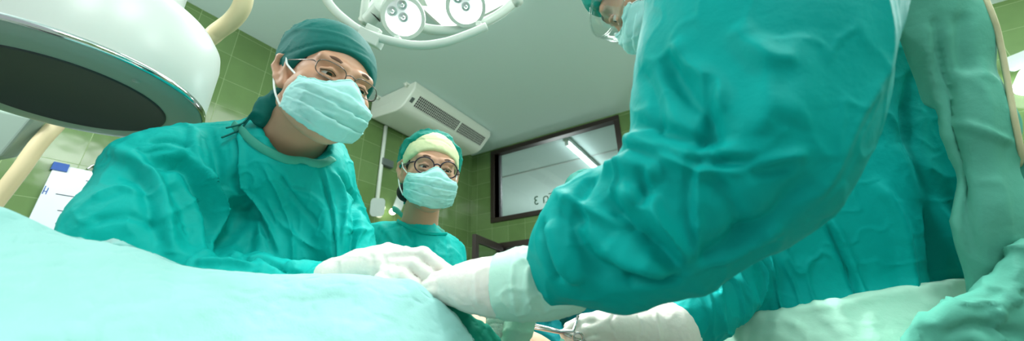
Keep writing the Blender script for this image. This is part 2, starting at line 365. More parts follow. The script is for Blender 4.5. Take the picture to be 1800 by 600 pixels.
class Mesh:
    def __init__(s, V, Fc): s.V = np.asarray(V, float); s.F = np.asarray(Fc)
    def relax(s, it=2, lam=.5, mu=-.52):
        E = np.concatenate([s.F[:, [i, (i+1) % 4]] for i in range(4)]); E = np.concatenate([E, E[:, ::-1]]); n = len(s.V)
        deg = np.maximum(np.bincount(E[:, 0], minlength=n), 1)[:, None]
        def step(l):
            A = np.stack([np.bincount(E[:, 0], s.V[E[:, 1], c], n) for c in range(3)], 1)/deg; s.V = s.V+l*(A-s.V)
        for _ in range(it): step(lam); step(mu)
    def normals(s):
        q = s.V[s.F]; nn = np.cross(q[:, 2]-q[:, 0], q[:, 3]-q[:, 1]); n = len(s.V); N = np.zeros((n, 3))
        for c in range(3):
            for i in range(4): N[:, c] += np.bincount(s.F[:, i], nn[:, c], n)
        return N/(np.linalg.norm(N, axis=1)[:, None]+1e-12)
    def subdiv(s):
        # one level of simple quad subdivision followed by smoothing
        E = np.concatenate([s.F[:, [i, (i+1) % 4]] for i in range(4)]); Es = np.sort(E, 1); key = Es[:, 0]*len(s.V)+Es[:, 1]
        u, first, inv = np.unique(key, return_index=True, return_inverse=True); n = len(s.V); nf = len(s.F)
        em = s.V[Es[first]].mean(1); fmid = s.V[s.F].mean(1); ei = (inv+n).reshape(4, nf); fi = np.arange(nf)+n+len(u)
        Fs = [np.stack([s.F[:, i], ei[i], fi, ei[(i-1) % 4]], 1) for i in range(4)]
        s.V = np.concatenate([s.V, em, fmid]); s.F = np.concatenate(Fs); s.relax(2); return s
    def crumple(s, amp, scale, stretch=(1, 1, 1), seed=1, mask=None, ridged=True, power=1.):
        N = s.normals(); q = s.V/scale/np.array(stretch); qq = q+.35*np.stack([noise(q*1.3, seed+7+i) for i in range(3)], 1)
        n = noise(qq, seed)
        if ridged: n = (1-np.minimum(1, np.abs(n)*2.6))**2*1.2-.2+.45*noise(qq*.8+3.3, seed+40)
        if mask is not None: n = n*mask(s.V)
        s.V = s.V+N*(amp*n)[:, None]; return s
    def bvh(s): return BVHTree.FromPolygons([tuple(v) for v in s.V], [tuple(map(int, f)) for f in s.F])
    def folds(s, specs, n=7, gain=1., ws=1.):
        """specs: (pixel polyline, width, amp, kind); each fold is laid onto the cloth where the sight lines meet it"""
        bv = s.bvh(); N = s.normals(); add = np.zeros(len(s.V))
        for pts, wd, amp, *kd in specs:
            wd, amp = wd*ws, amp*gain
            kind = kd[0] if kd else 'r'; pl = spline([(a, b, 0) for a, b in pts], n); hit = []
            for a, b, _ in pl:
                r = ray(a, b); h = bv.ray_cast(Vector(CAM), Vector(norm(r)), 5)
                if h[0] is not None: hit.append((tuple(h[0]), tuple(h[1])))
            if len(hit) < 2: continue
            H = np.array([h[0] for h in hit]); HN = np.array([h[1] for h in hit]); m = len(H)
            lo, hi = H.min(0)-3*wd, H.max(0)+3*wd; sel = np.nonzero(((s.V > lo) & (s.V < hi)).all(1))[0]
            if not len(sel): continue
            Vs = s.V[sel]; best = np.full(len(sel), 9.); tt = np.zeros(len(sel)); sd = np.zeros(len(sel)); nd = np.ones(len(sel))
            for i in range(m-1):
                a, b = H[i], H[i+1]; e = b-a
                if np.linalg.norm(e) > .12: continue
                h = np.clip(((Vs-a)@e)/max(e@e, 1e-12), 0, 1); dv = Vs-(a+h[:, None]*e); d = np.linalg.norm(dv, axis=1)
                u = d < best; best[u] = d[u]; tt[u] = (i+h[u])/(m-1); lat = np.cross(norm(e), HN[i]); sd[u] = (dv@lat)[u]; nd[u] = (N[sel]@HN[i])[u]
            tp = np.clip(np.minimum(tt, 1-tt)*5+.15, 0, 1)*np.clip(nd*1.5+.3, 0, 1)
            if kind == 'r': v = np.exp(-(best/wd)**2)
            elif kind == 'c': v = np.exp(-best/wd)
            else: v = (sd/wd)*np.exp(-(best/wd)**2)*1.6        # 's': overlap step, high on one side and low on the other
            add[sel] += amp*v*tp
        s.V = s.V+N*add[:, None]; return s
    def build(s, name, m, parent=None, smooth=True): return link(name, s.V, s.F, m, parent, smooth)

# ------------------------------------------------------------------ the room
XL, YB, ZC = -2.715, 3.458, 3.1
XR, YF = 3.2, -1.6
ML = tile_mat('green_wall_tiles', 1, (.735, 2.675)); MBK = tile_mat('green_wall_tiles_back', 0, (-2.40, 2.675))
MB().box((XL-.12, YF, 0), (XL, YB+.12, ZC)).build('wall_left', ML, st=True)
wb = MB()
WX0, WX1, WZ0, WZ1 = -2.41, -.775, 2.15, 3.075
DX0, DX1, DZ = -2.33, -1.25, 1.90
wb.box((XL, YB, 0), (DX0, YB+.12, ZC)).box((DX0, YB, DZ), (WX1, YB+.12, WZ0)).box((DX0, YB, WZ1), (WX1, YB+.12, ZC)).box((DX0-.0, YB, WZ0), (WX0, YB+.12, WZ1))
wb.box((DX1, YB, 0), (WX1, YB+.12, DZ)).box((WX1, YB, 0), (XR, YB+.12, ZC))
wb.build('wall_back', MBK, st=True)
MB().box((XR, YF, 0), (XR+.12, YB, ZC)).build('wall_right', ML, st=True)
MB().box((-6.2, YF, -.1), (XR+.2, 9.2, 0)).build('floor', M['floor'], st=True)
MB().box((-6.2, YF, ZC), (XR+.2, 9.2, ZC+.1)).build('ceiling', M['ceil'], st=True)
# neighbouring room seen through window and door
MB().box((-6.2, 9.0, 0), (3.3, 9.1, ZC)).build('wall_far', M['farwall'], st=True)
MB().box((-6.2, YB+.12, 0), (-6.1, 9.0, ZC)).build('wall_far_left', M['farwall'], st=True)
# window frame
f = MB(); t = .055
y0, y1 = YB-.02, YB+.07
f.box((WX0, y0, WZ0), (WX1, y1, WZ0+t)).box((WX0, y0, WZ1-t), (WX1, y1, WZ1)).box((WX0, y0, WZ0+t), (WX0+t, y1, WZ1-t)).box((WX1-t, y0, WZ0+t), (WX1, y1, WZ1-t))
wf = bevel(f.build('window_1', M['frame'], st=True))
g = MB().box((WX0+t, YB+.05, WZ0+t), (WX0+t+.05, YB+.08, WZ1-t)).build('glazing_bead', M['frame2'], wf)
g = MB().box((WX0+t, YB+.055, WZ0+t), (WX1-t, YB+.06, WZ1-t)).build('window_pane', M['glass'], wf)
# lettering on the far side of the pane, read backwards from here
tx = bpy.data.curves.new('lettering', 'FONT'); tx.body = '\u0e2b\u0e49\u0e2d\u0e07\u0e1c\u0e48\u0e32\u0e15\u0e31\u0e14 3'; tx.size = .145; tx.extrude = .0015; tx.align_x = 'RIGHT'
to = bpy.data.objects.new('window_lettering', tx); C.objects.link(to); p3 = onY(938, 361, YB+.064)
to.matrix_world = Matrix(((-1, 0, 0, p3[0]), (0, 0, 1, YB+.064), (0, 1, 0, p3[2]), (0, 0, 0, 1)))
tx.materials.append(M['green_ink']); to['kind'] = 'structure'
# door frame and open leaf
d = MB(); t = .06
d.box((DX0, YB-.03, 0), (DX0+t, YB+.12, DZ)).box((DX1-t, YB-.03, 0), (DX1, YB+.12, DZ)).box((DX0+t, YB-.03, DZ-t), (DX1-t, YB+.12, DZ))
df = bevel(d.build('door_1', M['frame'], st=True))
h0, h1 = np.array([-2.27, YB-.03]), np.array([-2.135, 2.74]); e = (h1-h0); Ld = np.linalg.norm(e); e /= Ld; nrm = np.array([-e[1], e[0]])
AX = [(e[0], e[1], 0), (nrm[0], nrm[1], 0), (0, 0, 1)]; OG = (h0[0], h0[1], 0)
d = MB(); tk = .04; s_ = .075
d.box((0, 0, .01), (s_, tk, 1.87), axes=AX, org=OG).box((Ld-s_, 0, .01), (Ld, tk, 1.87), axes=AX, org=OG).box((s_, 0, 1.87-s_), (Ld-s_, tk, 1.87), axes=AX, org=OG).box((s_, 0, .01), (Ld-s_, tk, .15), axes=AX, org=OG).box((s_, 0, .85), (Ld-s_, tk, .93), axes=AX, org=OG)
dl = d.build('door_leaf', M['frame'], df); bevel(dl)
MB().box((s_, .015, .93), (Ld-s_, .022, 1.87-s_), axes=AX, org=OG).box((s_, .015, .15), (Ld-s_, .022, .85), axes=AX, org=OG).build('door_glass', M['glass'], dl)
dh = MB().tube([np.array(OG)+np.array(AX[0])*(Ld-.04)+np.array([0, 0, 1.0])+np.array(AX[1])*q for q in (.04, .09)], .01); dh.tube([np.array(OG)+np.array(AX[0])*(Ld-.04-q)+np.array([0, 0, 1.0])+np.array(AX[1])*.09 for q in (0, .11)], .009)
dh.build('door_handle', M['steel'], dl, True)
# lights of the next room
def batten(x, yA, yB, label):
    r = empty('fluorescent_batten', (x, (yA+yB)/2, ZC), label, 'ceiling lamp')
    bevel(MB().box((x-.035, yA, ZC-.05), (x+.035, yB, ZC-.001)).build('housing', M['white'], r), .008)
    MB().tube([(x, yA+.04, ZC-.085), (x, yB-.04, ZC-.085)], .016).build('lamp_tube', M['tube'], r, True)
    for q in (yA+.02, yB-.02): MB().box((x-.02, q-.015, ZC-.105), (x+.02, q+.015, ZC-.049)).build('lamp_holder', M['white'], r)
    return r
batten(-1.47, 3.66, 5.1, 'white fluorescent batten lamp on the ceiling beyond the window')
point_fill('batten_and_fill_light', (-2.6, 6.2, 1.7), 50, .3, (.95, 1, .98))  # added fill brightening the next room's ceiling, away from the batten
area('batten_and_fill_light', (-1.47, 4.4, ZC-.11), .05, 16, (.9, .98, 1), (-1.47, 4.4, 0), 1.3)
MB().box((-3.6, 4.35, ZC-.012), (2, 4.37, ZC)).build('trim_1', M['farwall'], st=True)
pl = empty('ceiling_light_panel', onZ(912, 433, ZC), 'small lit square ceiling panel seen through the doorway', 'ceiling lamp')
c = onZ(912, 433, ZC); bevel(MB().box((c[0]-.34, c[1]-.3, ZC-.03), (c[0]+.34, c[1]+.3, ZC-.001)).build('frame', M['white'], pl), .004)
MB().box((c[0]-.3, c[1]-.26, ZC-.034), (c[0]+.3, c[1]+.26, ZC-.03)).build('diffuser', M['panel'], pl)

# ceiling panel light between the lamp heads
c0 = onZ(787, 49, ZC); r = empty('ceiling_light', (c0[0]+.32, c0[1]-.6, ZC), 'bright rectangular ceiling light panel above the operating lamp heads', 'ceiling lamp')
x0, y1 = c0[0], c0[1]+.02; x1, y0 = x0+.62, y1-1.2
fr = MB(); q = .02
fr.box((x0, y0, ZC-.05), (x0+q, y1, ZC-.001)).box((x1-q, y0, ZC-.05), (x1, y1, ZC-.001)).box((x0+q, y0, ZC-.05), (x1-q, y0+q, ZC-.001)).box((x0+q, y1-q, ZC-.05), (x1-q, y1, ZC-.001))
fr.build('frame', M['white'], r); MB().box((x0+q, y0+q, ZC-.04), (x1-q, y1-q, ZC-.001)).build('diffuser', M['panel'], r)

# ------------------------------------------------------------------ air conditioner
AY0, AY1 = 1.87, 3.03
prof = [(XL+.005, 3.099), (XL+.005, 2.93), (XL+.03, 2.905), (XL+.07, 2.895), (XL+.36, 2.872), (XL+.42, 2.88), (XL+.47, 2.905), (XL+.585, 3.02), (XL+.595, 3.04), (XL+.595, 3.099)]
ac = empty('air_conditioner', (XL+.3, (AY0+AY1)/2, 3.1), 'cream ceiling air conditioner with a long dark grille above the woman', 'air conditioner')
o = MB().prism(prof, (1, 0, 0), (0, 0, 1), (0, AY1-AY0, 0), (0, AY0, 0)).build('housing', M['ac'], ac); bevel(o, .012, 3); auto(o, .9)
pA, pB = np.array([XL+.475, 2.91]), np.array([XL+.582, 3.017]); u = norm(pB-pA); nn = np.array([u[1], -u[0]]); Lg = np.linalg.norm(pB-pA)
gx = [(0, 1, 0), (u[0], 0, u[1]), (nn[0], 0, nn[1])]; go = (pA[0], AY0, pA[1])
for a, b in ((.09, .66), (.685, 1.10)):
    MB().box((a, .018, -.01), (b, Lg-.02, .0015), axes=gx, org=go).build('grille_backing', M['grillhole'], ac)
    gr = MB(); n = int((b-a)/.021)
    for i in range(n+1): gr.box((a+(b-a)*i/n-.0014, .018, .0015), (a+(b-a)*i/n+.0014, Lg-.02, .005), axes=gx, org=go)
    for j in range(6):
        z = .018+(Lg-.038)*j/5; gr.box((a, z-.0014, .001), (b, z+.0014, .006), axes=gx, org=go)
    gr.build('grille', M['ac'], ac)
MB().box((.03, .035, 0), (.065, .085, .002), axes=gx, org=go).build('badge', M['darkgrey'], ac)
vt = MB()
for i in range(14):
    vt.box((XL+.05+i*.02, AY0-.0035, 2.955), (XL+.058+i*.02, AY0+.004, 2.985))
vt.build('side_vent', M['ac'], ac)
for xx in (XL+.12, XL+.5):
    br = MB().box((xx-.02, AY0-.035, 3.085), (xx+.02, AY0+.01, 3.0985)); br.tube([(xx, AY0-.025, 3.09), (xx, AY0-.025, 3.065)], .012); br.build('mounting_bracket', M['ac'], ac)

# ------------------------------------------------------------------ conduit and wall lamps
cp = onX(657, 372, XL); ct = onX(676, 222, XL)
o = empty('conduit_pipe', (XL+.02, ct[1], cp[2]), 'white vertical conduit pipe on the green tiled wall behind the woman', 'pipe')
MB().tube([(XL+.02, ct[1], cp[2]), (XL+.02, ct[1], 2.90)], .018, 16).build('pipe', M['pvc'], o, True)
bk = onX(676, 288, XL); bevel(MB().box((XL+.001, bk[1]-.06, bk[2]-.035), (XL+.05, bk[1]+.07, bk[2]+.035)).build('pipe_clamp', M['darkgrey'], o), .006)
def plate(mb, c, ax, ay, az, wd, hg, th, rc=.25):
    pts = []
    for cx, cy, a0 in ((1, 1, 0), (-1, 1, 90), (-1, -1, 180), (1, -1, 270)):
        rr = rc*min(wd, hg)
        for k in range(5):
            a = math.radians(a0+k*22.5); pts.append((cx*(wd/2-rr)+rr*math.cos(a), cy*(hg/2-rr)+rr*math.sin(a)))
    mb.prism(pts, ax, ay, np.asarray(az)*th, c); return mb
def wall_lamp(name, c, label, faces, bulb, nrm):
    r = empty(name, c, label, 'wall lamp'); nrm = np.array(nrm, float); up = np.array([0, 0, 1.]); side = np.cross(up, nrm)
    MB().lathe([(0, 0), (.04, 0), (.04, .02), (.012, .03), (.012, .06), (0, .06)], c, nrm, 24).build('wall_base', M['pvc'], r, True)
    for (a, b, wd, hg, tilt, mm) in faces:
        p = np.array(c)+side*a+up*b+nrm*.09; ang = math.radians(tilt); ax = side*math.cos(ang)+up*math.sin(ang); ay = norm(-side*math.sin(ang)+up*math.cos(ang)+nrm*.25); az = np.cross(ax, ay)
        o = plate(MB(), p, ax, ay, az, wd, hg, .008).build('diffuser_panel', M[mm], r)
    p = np.array(c)+side*bulb[0]+up*bulb[1]+nrm*.08
    MB().lathe([(0, -bulb[2]), (bulb[2]*.7, -bulb[2]*.7), (bulb[2], 0), (bulb[2]*.7, bulb[2]*.7), (0, bulb[2])], p, up, 16).build('bulb', M['bulb'], r, True)
    return r
c = onX(668, 366, XL+.01)
wall_lamp('wall_lamp', c, 'wall lamp of ribbed grey panels with a glowing bulb behind the woman\'s shoulder', [(-.10, -.03, .15, .16, 12, 'tex'), (.14, .08, .10, .17, -8, 'tex')], (.08, -.03, .03), (1, 0, 0))
c = onY(1822, 138, YB-.01)
wall_lamp('wall_lamp', c, 'wall lamp with ribbed and brightly lit panels at the far right edge', [(-.02, .12, .24, .10, 14, 'tex'), (.0, -.09, .30, .18, -30, 'panel')], (.16, .02, .025), (0, -1, 0))

# ------------------------------------------------------------------ whiteboard
tl = onX(97, 288, XL+.02); bw, bh = .62, .50
o = empty('whiteboard', (XL+.02, tl[1]+bw/2, tl[2]-bh), 'white ruled board with a blue corner on the green tiles at left', 'whiteboard')
bevel(MB().box((XL+.002, tl[1], tl[2]-bh), (XL+.02, tl[1]+bw, tl[2])).build('panel', M['board'], o), .004)
MB().box((XL+.001, tl[1]-.006, tl[2]-.03), (XL+.026, tl[1]+.045, tl[2]+.008)).build('corner_clip', M['blue'], o)
MB().box((XL+.001, tl[1]+bw-.04, tl[2]-.03), (XL+.026, tl[1]+bw+.006, tl[2]+.008)).build('corner_clip', M['blue'], o)
hk = onX(163, 296, XL+.01); MB().tube(spline([(XL+.01, hk[1]-.016, hk[2]-.01), (XL+.01, hk[1], hk[2]+.018), (XL+.01, hk[1]+.016, hk[2]-.01)], 6), .005).build('hook', M['steel'], o, True)
ru = MB()
for a, b in (((151, 318), .24), ((98, 341), .30), ((101, 370), .30), ((97, 393), .30)):
    p = onX(*a, XL+.021); ru.box((XL+.020, p[1], p[2]-.0018), (XL+.0212, min(p[1]+b, tl[1]+bw-.03), p[2]+.0018))
ru.build('ruled_lines', M['ink'], o)
p = onX(79, 334, XL+.021); mk = MB().box((XL+.02, p[1]-.004, p[2]-.02), (XL+.0212, p[1]-.001, p[2]+.02)).box((XL+.02, p[1]+.006, p[2]-.02), (XL+.0212, p[1]+.009, p[2]+.012)).box((XL+.02, p[1]-.004, p[2]-.008), (XL+.0212, p[1]+.006, p[2]-.005)); mk.build('blue_mark', M['blue'], o)

# ------------------------------------------------------------------ imaging machine (round detector head)
hh = .45; cx, cy, zz = -2.488*hh, .127*hh, 1.15+hh
o = empty('x_ray_machine', (cx, cy, zz), 'white round imaging machine head with a black disc face, upper left corner', 'x-ray machine')
R0 = .226; Rb = .156
MB().lathe([(R0-.004, .012), (R0, .02), (R0, .15), (R0-.004, .175), (R0-.02, .20), (R0-.05, .217), (R0-.09, .225), (.15, .228)], (cx, cy, zz), (0, 0, 1), 128).build('barrel', M['white'], o, True)
MB().lathe([(R0-.002, .004), (R0+.0025, .006), (R0+.0025, .015), (R0-.002, .017)], (cx, cy, zz), (0, 0, 1), 128).build('chrome_ring', M['chrome'], o, True)
auto(MB().lathe([(R0-.003, .005), (R0-.01, -.002), (R0-.03, -.006), (Rb+.004, -.006), (Rb+.003, .01), (Rb-.03, .01)], (cx, cy, zz), (0, 0, 1), 128).build('face_rim', M['grey'], o, True))
MB().lathe([(Rb+.003, -.004), (Rb+.004, -.0075), (Rb, -.0085), (Rb-.004, -.006), (0, -.005)], (cx, cy, zz), (0, 0, 1), 128).build('black_disc', M['blackmesh'], o, True)
sc_ = MB()
for a in (20, 110, 200, 290):
    a = math.radians(a); sc_ = MB(); sc_.lathe([(0, -.002), (.006, -.002), (.007, .002), (.007, .006)], (cx+.195*math.cos(a), cy+.195*math.sin(a), zz-.006), (0, 0, 1), 16)
    sc_.build('screw', M['grey'], o, True)
MB().lathe([(.155, 0), (.15, .02), (.12, .05), (.115, .30), (.11, .55)], (cx-.005, cy, zz+.222), (0, 0, 1), 96).build('neck', M['white'], o, True)
tb = spline([P(424, -80, 1.05), P(430, -20, 1.07), P(425, 12, 1.08), P(408, 36, 1.10), P(384, 54, 1.13), P(352, 76, 1.16), P(260, 115, 1.35), P(165, 160, 1.45), P(80, 240, 1.35), P(35, 300, 1.3), P(-20, 370, 1.25), P(-60, 420, 1.2)], 10)
MB().tube(tb, .0235, 20).build('beige_handle_bar', M['beige'], o, True)
hb = [P(-60, 180, 1.3), P(58, 206, 1.3), P(0, 276, 1.3), P(-130, 300, 1.3)]
bb = MB(); bb.add([*hb, *[q+FF*.05 for q in hb]], [(0, 1, 2, 3), (7, 6, 5, 4), (0, 4, 5, 1), (1, 5, 6, 2), (2, 6, 7, 3), (3, 7, 4, 0)]); bevel(bb.build('support_arm', M['grey'], o), .01, 3)

# ------------------------------------------------------------------ operating lamp
o = empty('operating_lamp', P(760, -60, 1.5), 'white ring-shaped operating lamp with round lit heads under the ceiling', 'operating lamp')
def pod(px, py, d, R_, lit, roll, tiltpx):
    c = P(px, py, d); n = norm(norm(P(*tiltpx, d*.55)-c)); a = norm(np.cross(n, UU)); a = a*math.cos(roll)+np.cross(n, a)*math.sin(roll); b = np.cross(n, a)
    hs = MB().lathe([(0, -.085), (R_*.55, -.08), (R_*.85, -.06), (R_, -.03), (R_, 0), (R_*.97, .006), (R_*.80, .006), (R_*.79, -.004)], c, n, 64).build('lamp_head', M['cwhite'], o, True); auto(hs)
    MB().lathe([(R_*.795, -.005), (R_*.79, -.008), (0, -.008)], c, n, 48).build('lamp_window', M['pvl'], hs, True)
    for i in range(7):
        rr = 0 if i == 6 else R_*.53; th = math.pi*2*i/6; p = c+rr*(a*math.cos(th)+b*math.sin(th))
        on = lit[i]; r0 = R_*.235
        if on: MB().lathe([(0, .004), (r0*.8, .003), (r0, -.001), (r0, -.008)], p, n, 24).build('led', M['led'], hs, True)
        else:
            MB().lathe([(r0*.95, -.002), (r0*.7, -.004), (r0*.68, -.001), (r0*.4, -.004), (r0*.35, .002), (0, .003)], p, n, 24).build('led', M['ledoff'], hs, True)
    return c, n
pod(709, 31, 1.30, .078, (1, 1, 1, 1, 0, 0, 0), math.radians(38), (760, 190))
pod(819, 12, 1.36, .076, (1, 1, 1, 1, 0, 0, 0), math.radians(20), (850, 170))
def tb(pts, r, name, m, n=10, **k): return MB().tube(spline([P(*q) for q in pts], n), r, 16, **k).build(name, m, o, True)
tb([(560, -30, 1.2), (578, 6, 1.2), (604, 33, 1.2), (640, 57, 1.2), (690, 73, 1.2), (735, 80, 1.21), (780, 75, 1.22), (820, 62, 1.23), (855, 47, 1.24)], .0145, 'handle_rail', M['cwhite'])
tb([(700, 28, 1.42), (740, 48, 1.42), (780, 54, 1.42), (820, 51, 1.43), (855, 38, 1.45), (890, 16, 1.47), (930, -25, 1.5)], .019, 'ring_tube', M['cwhite'])
tb([(648, -30, 1.35), (642, 5, 1.36), (638, 38, 1.38)], .014, 'arm', M['cwhite'])
cl = MB(); a, b = P(648, 36, 1.33), P(668, 14, 1.30); cl.tube([a, a+(b-a)*.5, b], .026, 24); cl.build('swivel_joint', M['cwhite'], o); auto(o.children[-1])
MB().tube([P(659, 27, 1.315), P(657.5, 28.5, 1.315)], .0268, 24).build('joint_seam', M['black'], o, True)
tb([(664, 28, 1.33), (690, 38, 1.33)], .012, 'arm', M['cwhite'])
MB().tube([P(900, -14, 1.36), P(912, 6, 1.34)], .018, 20).build('end_cap', M['cwhite'], o, True)
def bx(px, py, d, wd, hg, dp, rot, name):
    c = P(px, py, d); a = RR*math.cos(rot)-UU*math.sin(rot); b = RR*math.sin(rot)+UU*math.cos(rot)
    return bevel(MB().box((-wd/2, -hg/2, -dp/2), (wd/2, hg/2, dp/2), axes=[a, b, FF], org=c).build(name, M['cwhite'], o), .004)
bx(652, 68, 1.21, .075, .04, .05, .45, 'joint_box'); bx(657, 53, 1.25, .05, .022, .03, .45, 'joint_box')
bx(701, 72, 1.25, .02, .02, .05, 0, 'rail_bracket'); bx(842, 46, 1.28, .02, .02, .05, 0, 'rail_bracket')
bx(730, -12, 1.38, .09, .07, .06, .1, 'yoke')
# second, upper arms carrying the lamp to the ceiling
tb([(638, 38, 1.38), (700, -40, 1.5), (760, -70, 1.6), (860, -70, 1.6), (930, -25, 1.5)], .02, 'ring_tube', M['cwhite'])
pc = P(760, -70, 1.6); MB().tube([pc, (pc[0], pc[1], ZC)], .03, 20).build('ceiling_pole', M['cwhite'], o, True)

# ------------------------------------------------------------------ heads
def head_frame(px, py, d, roll, yaw, pitch):
    c = P(px, py, d); t = -norm(ray(px, py)); r0 = norm(RR-t*(RR@t)); u0 = np.cross(t, r0)*1.0
    if u0@UU < 0: u0 = -u0
    ro, ya, pi_ = map(math.radians, (roll, yaw, pitch))
    up = u0*math.cos(ro)+r0*math.sin(ro); right = r0*math.cos(ro)-u0*math.sin(ro)
    f = t*math.cos(ya)+right*math.sin(ya)
    f2 = f*math.cos(pi_)-up*math.sin(pi_); up2 = up*math.cos(pi_)+f*math.sin(pi_)
    X = np.cross(f2, up2)
    return c, np.stack([X, f2, up2], 1)       # columns: person's right, forward, up
class Head:
    def __init__(s, *a): s.c, s.M = head_frame(*a)
    def w(s, p): return s.c+s.M@np.asarray(p, float)
    def wa(s, P_): return s.c+np.asarray(P_)@s.M.T
def add_head(S, H, female=False, lids=.3):
    k = .012; E = lambda c, r, k=.015, op='+': S.ell(H.w(c), r, H.M, k, op)
    E((0, -.012, .042), (.076, .093, .084)); E((0, .03, -.02), (.064, .062, .075), .02)
    E((0, .045, -.06), (.052, .045, .055), .02)
    j = .9 if female else 1
    for sx in (-1, 1):
        S.cap(H.w((sx*.052*j, -.0, -.058)), H.w((sx*.012, .072, -.102)), .02, .016, .025)
        S.cap(H.w((sx*.05, .055, -.022)), H.w((sx*.055, .03, -.035)), .018, .018, .02)      # cheek bones
        S.cap(H.w((sx*.045, .072, .027)), H.w((sx*.015, .085, .02)), .010, .011, .016)       # brow
    S.ell(H.w((0, .074, -.10)), (.02, .018, .016), H.M, .02)
    for sx in (-1, 1): S.ell(H.w((sx*.032, .097, .0)), (.018, .012, .012), H.M, .012, '-')
    S.cap(H.w((0, .086, .004)), H.w((0, .108, -.036)), .008, .012, .010); E((0, .110, -.040), (.012, .011, .010), .008)
    for sx in (-1, 1): E((sx*.012, .098, -.043), (.009, .011, .008), .006)
    E((0, .090, -.070), (.026, .012, .009), .008)
    for sx in (-1, 1):                                                                       # lids round the eyeball
        c = H.w((sx*.032, .0765, 0))
        S.cap(H.w((sx*.020, .0835, .0075-lids*.012)), H.w((sx*.032, .0885, .009-lids*.012)), .0042, .0048, .004)
        S.cap(H.w((sx*.032, .0885, .009-lids*.012)), H.w((sx*.045, .0805, .006-lids*.012)), .0048, .004, .004)
        S.cap(H.w((sx*.021, .083, -.0095)), H.w((sx*.032, .0865, -.0115)), .0036, .004, .004)
        S.cap(H.w((sx*.032, .0865, -.0115)), H.w((sx*.044, .0805, -.009)), .004, .0036, .004)
    for sx in (-1, 1):                                                                       # ears
        S.cap(H.w((sx*.074, -.004, .012)), H.w((sx*.072, .004, -.03)), .008, .006, .006)
        S.chain([H.w((sx*.076, .004, .018)), H.w((sx*.083, -.006, .030)), H.w((sx*.090, -.022, .024)), H.w((sx*.090, -.027, .004)), H.w((sx*.083, -.014, -.018)), H.w((sx*.075, -.002, -.034))], [.004, .0045, .005, .005, .0055, .006], .005)
        S.ell(H.w((sx*.078, -.012, .002)), (.006, .014, .022), H.M, .006)
        S.ell(H.w((sx*.087, -.008, .002)), (.007, .008, .013), H.M, .004, '-')
def eyes(par, H, look=(0, 0)):
    for sx in (1, -1):
        c = H.w((sx*.032, .0762, -.002)); f = norm(H.M@np.array([look[0], 1, look[1]])); a = norm(np.cross(f, H.M[:, 2])); b = np.cross(f, a); R_ = .0118
        pr = [(R_*math.sin(t), -R_*math.cos(t)) for t in np.linspace(0, math.pi, 14)]
        e = MB().lathe(pr, c, f, 24).build('eyeball', M['eye'], par, True)
        MB().lathe([(.0058, R_*.872), (.004, R_*.96), (0, R_*1.02)], c, f, 20).build('iris', M['iris'], e, True)
def lashes(par, H, lids):
    for sx in (1, -1):
        z = -lids*.012
        MB().tube(spline([H.w((sx*.0195, .0865, .0040+z)), H.w((sx*.026, .0905, .0058+z)), H.w((sx*.034, .0915, .0058+z)), H.w((sx*.0465, .0835, .0030+z))], 6), .0008, 6).build('eyelash', M['hair'], par, True)
def brows(par, H):
    for sx in (1, -1):
        MB().tube(spline([H.w((sx*.014, .094, .021)), H.w((sx*.028, .0925, .027)), H.w((sx*.042, .083, .0265)), H.w((sx*.053, .071, .019))], 6), np.r_[np.linspace(.0022, .003, 9), np.linspace(.0028, .0006, 10)], 8, flat=(H.M[:, 1], .22)).build('eyebrow', M['brow'], par, True)
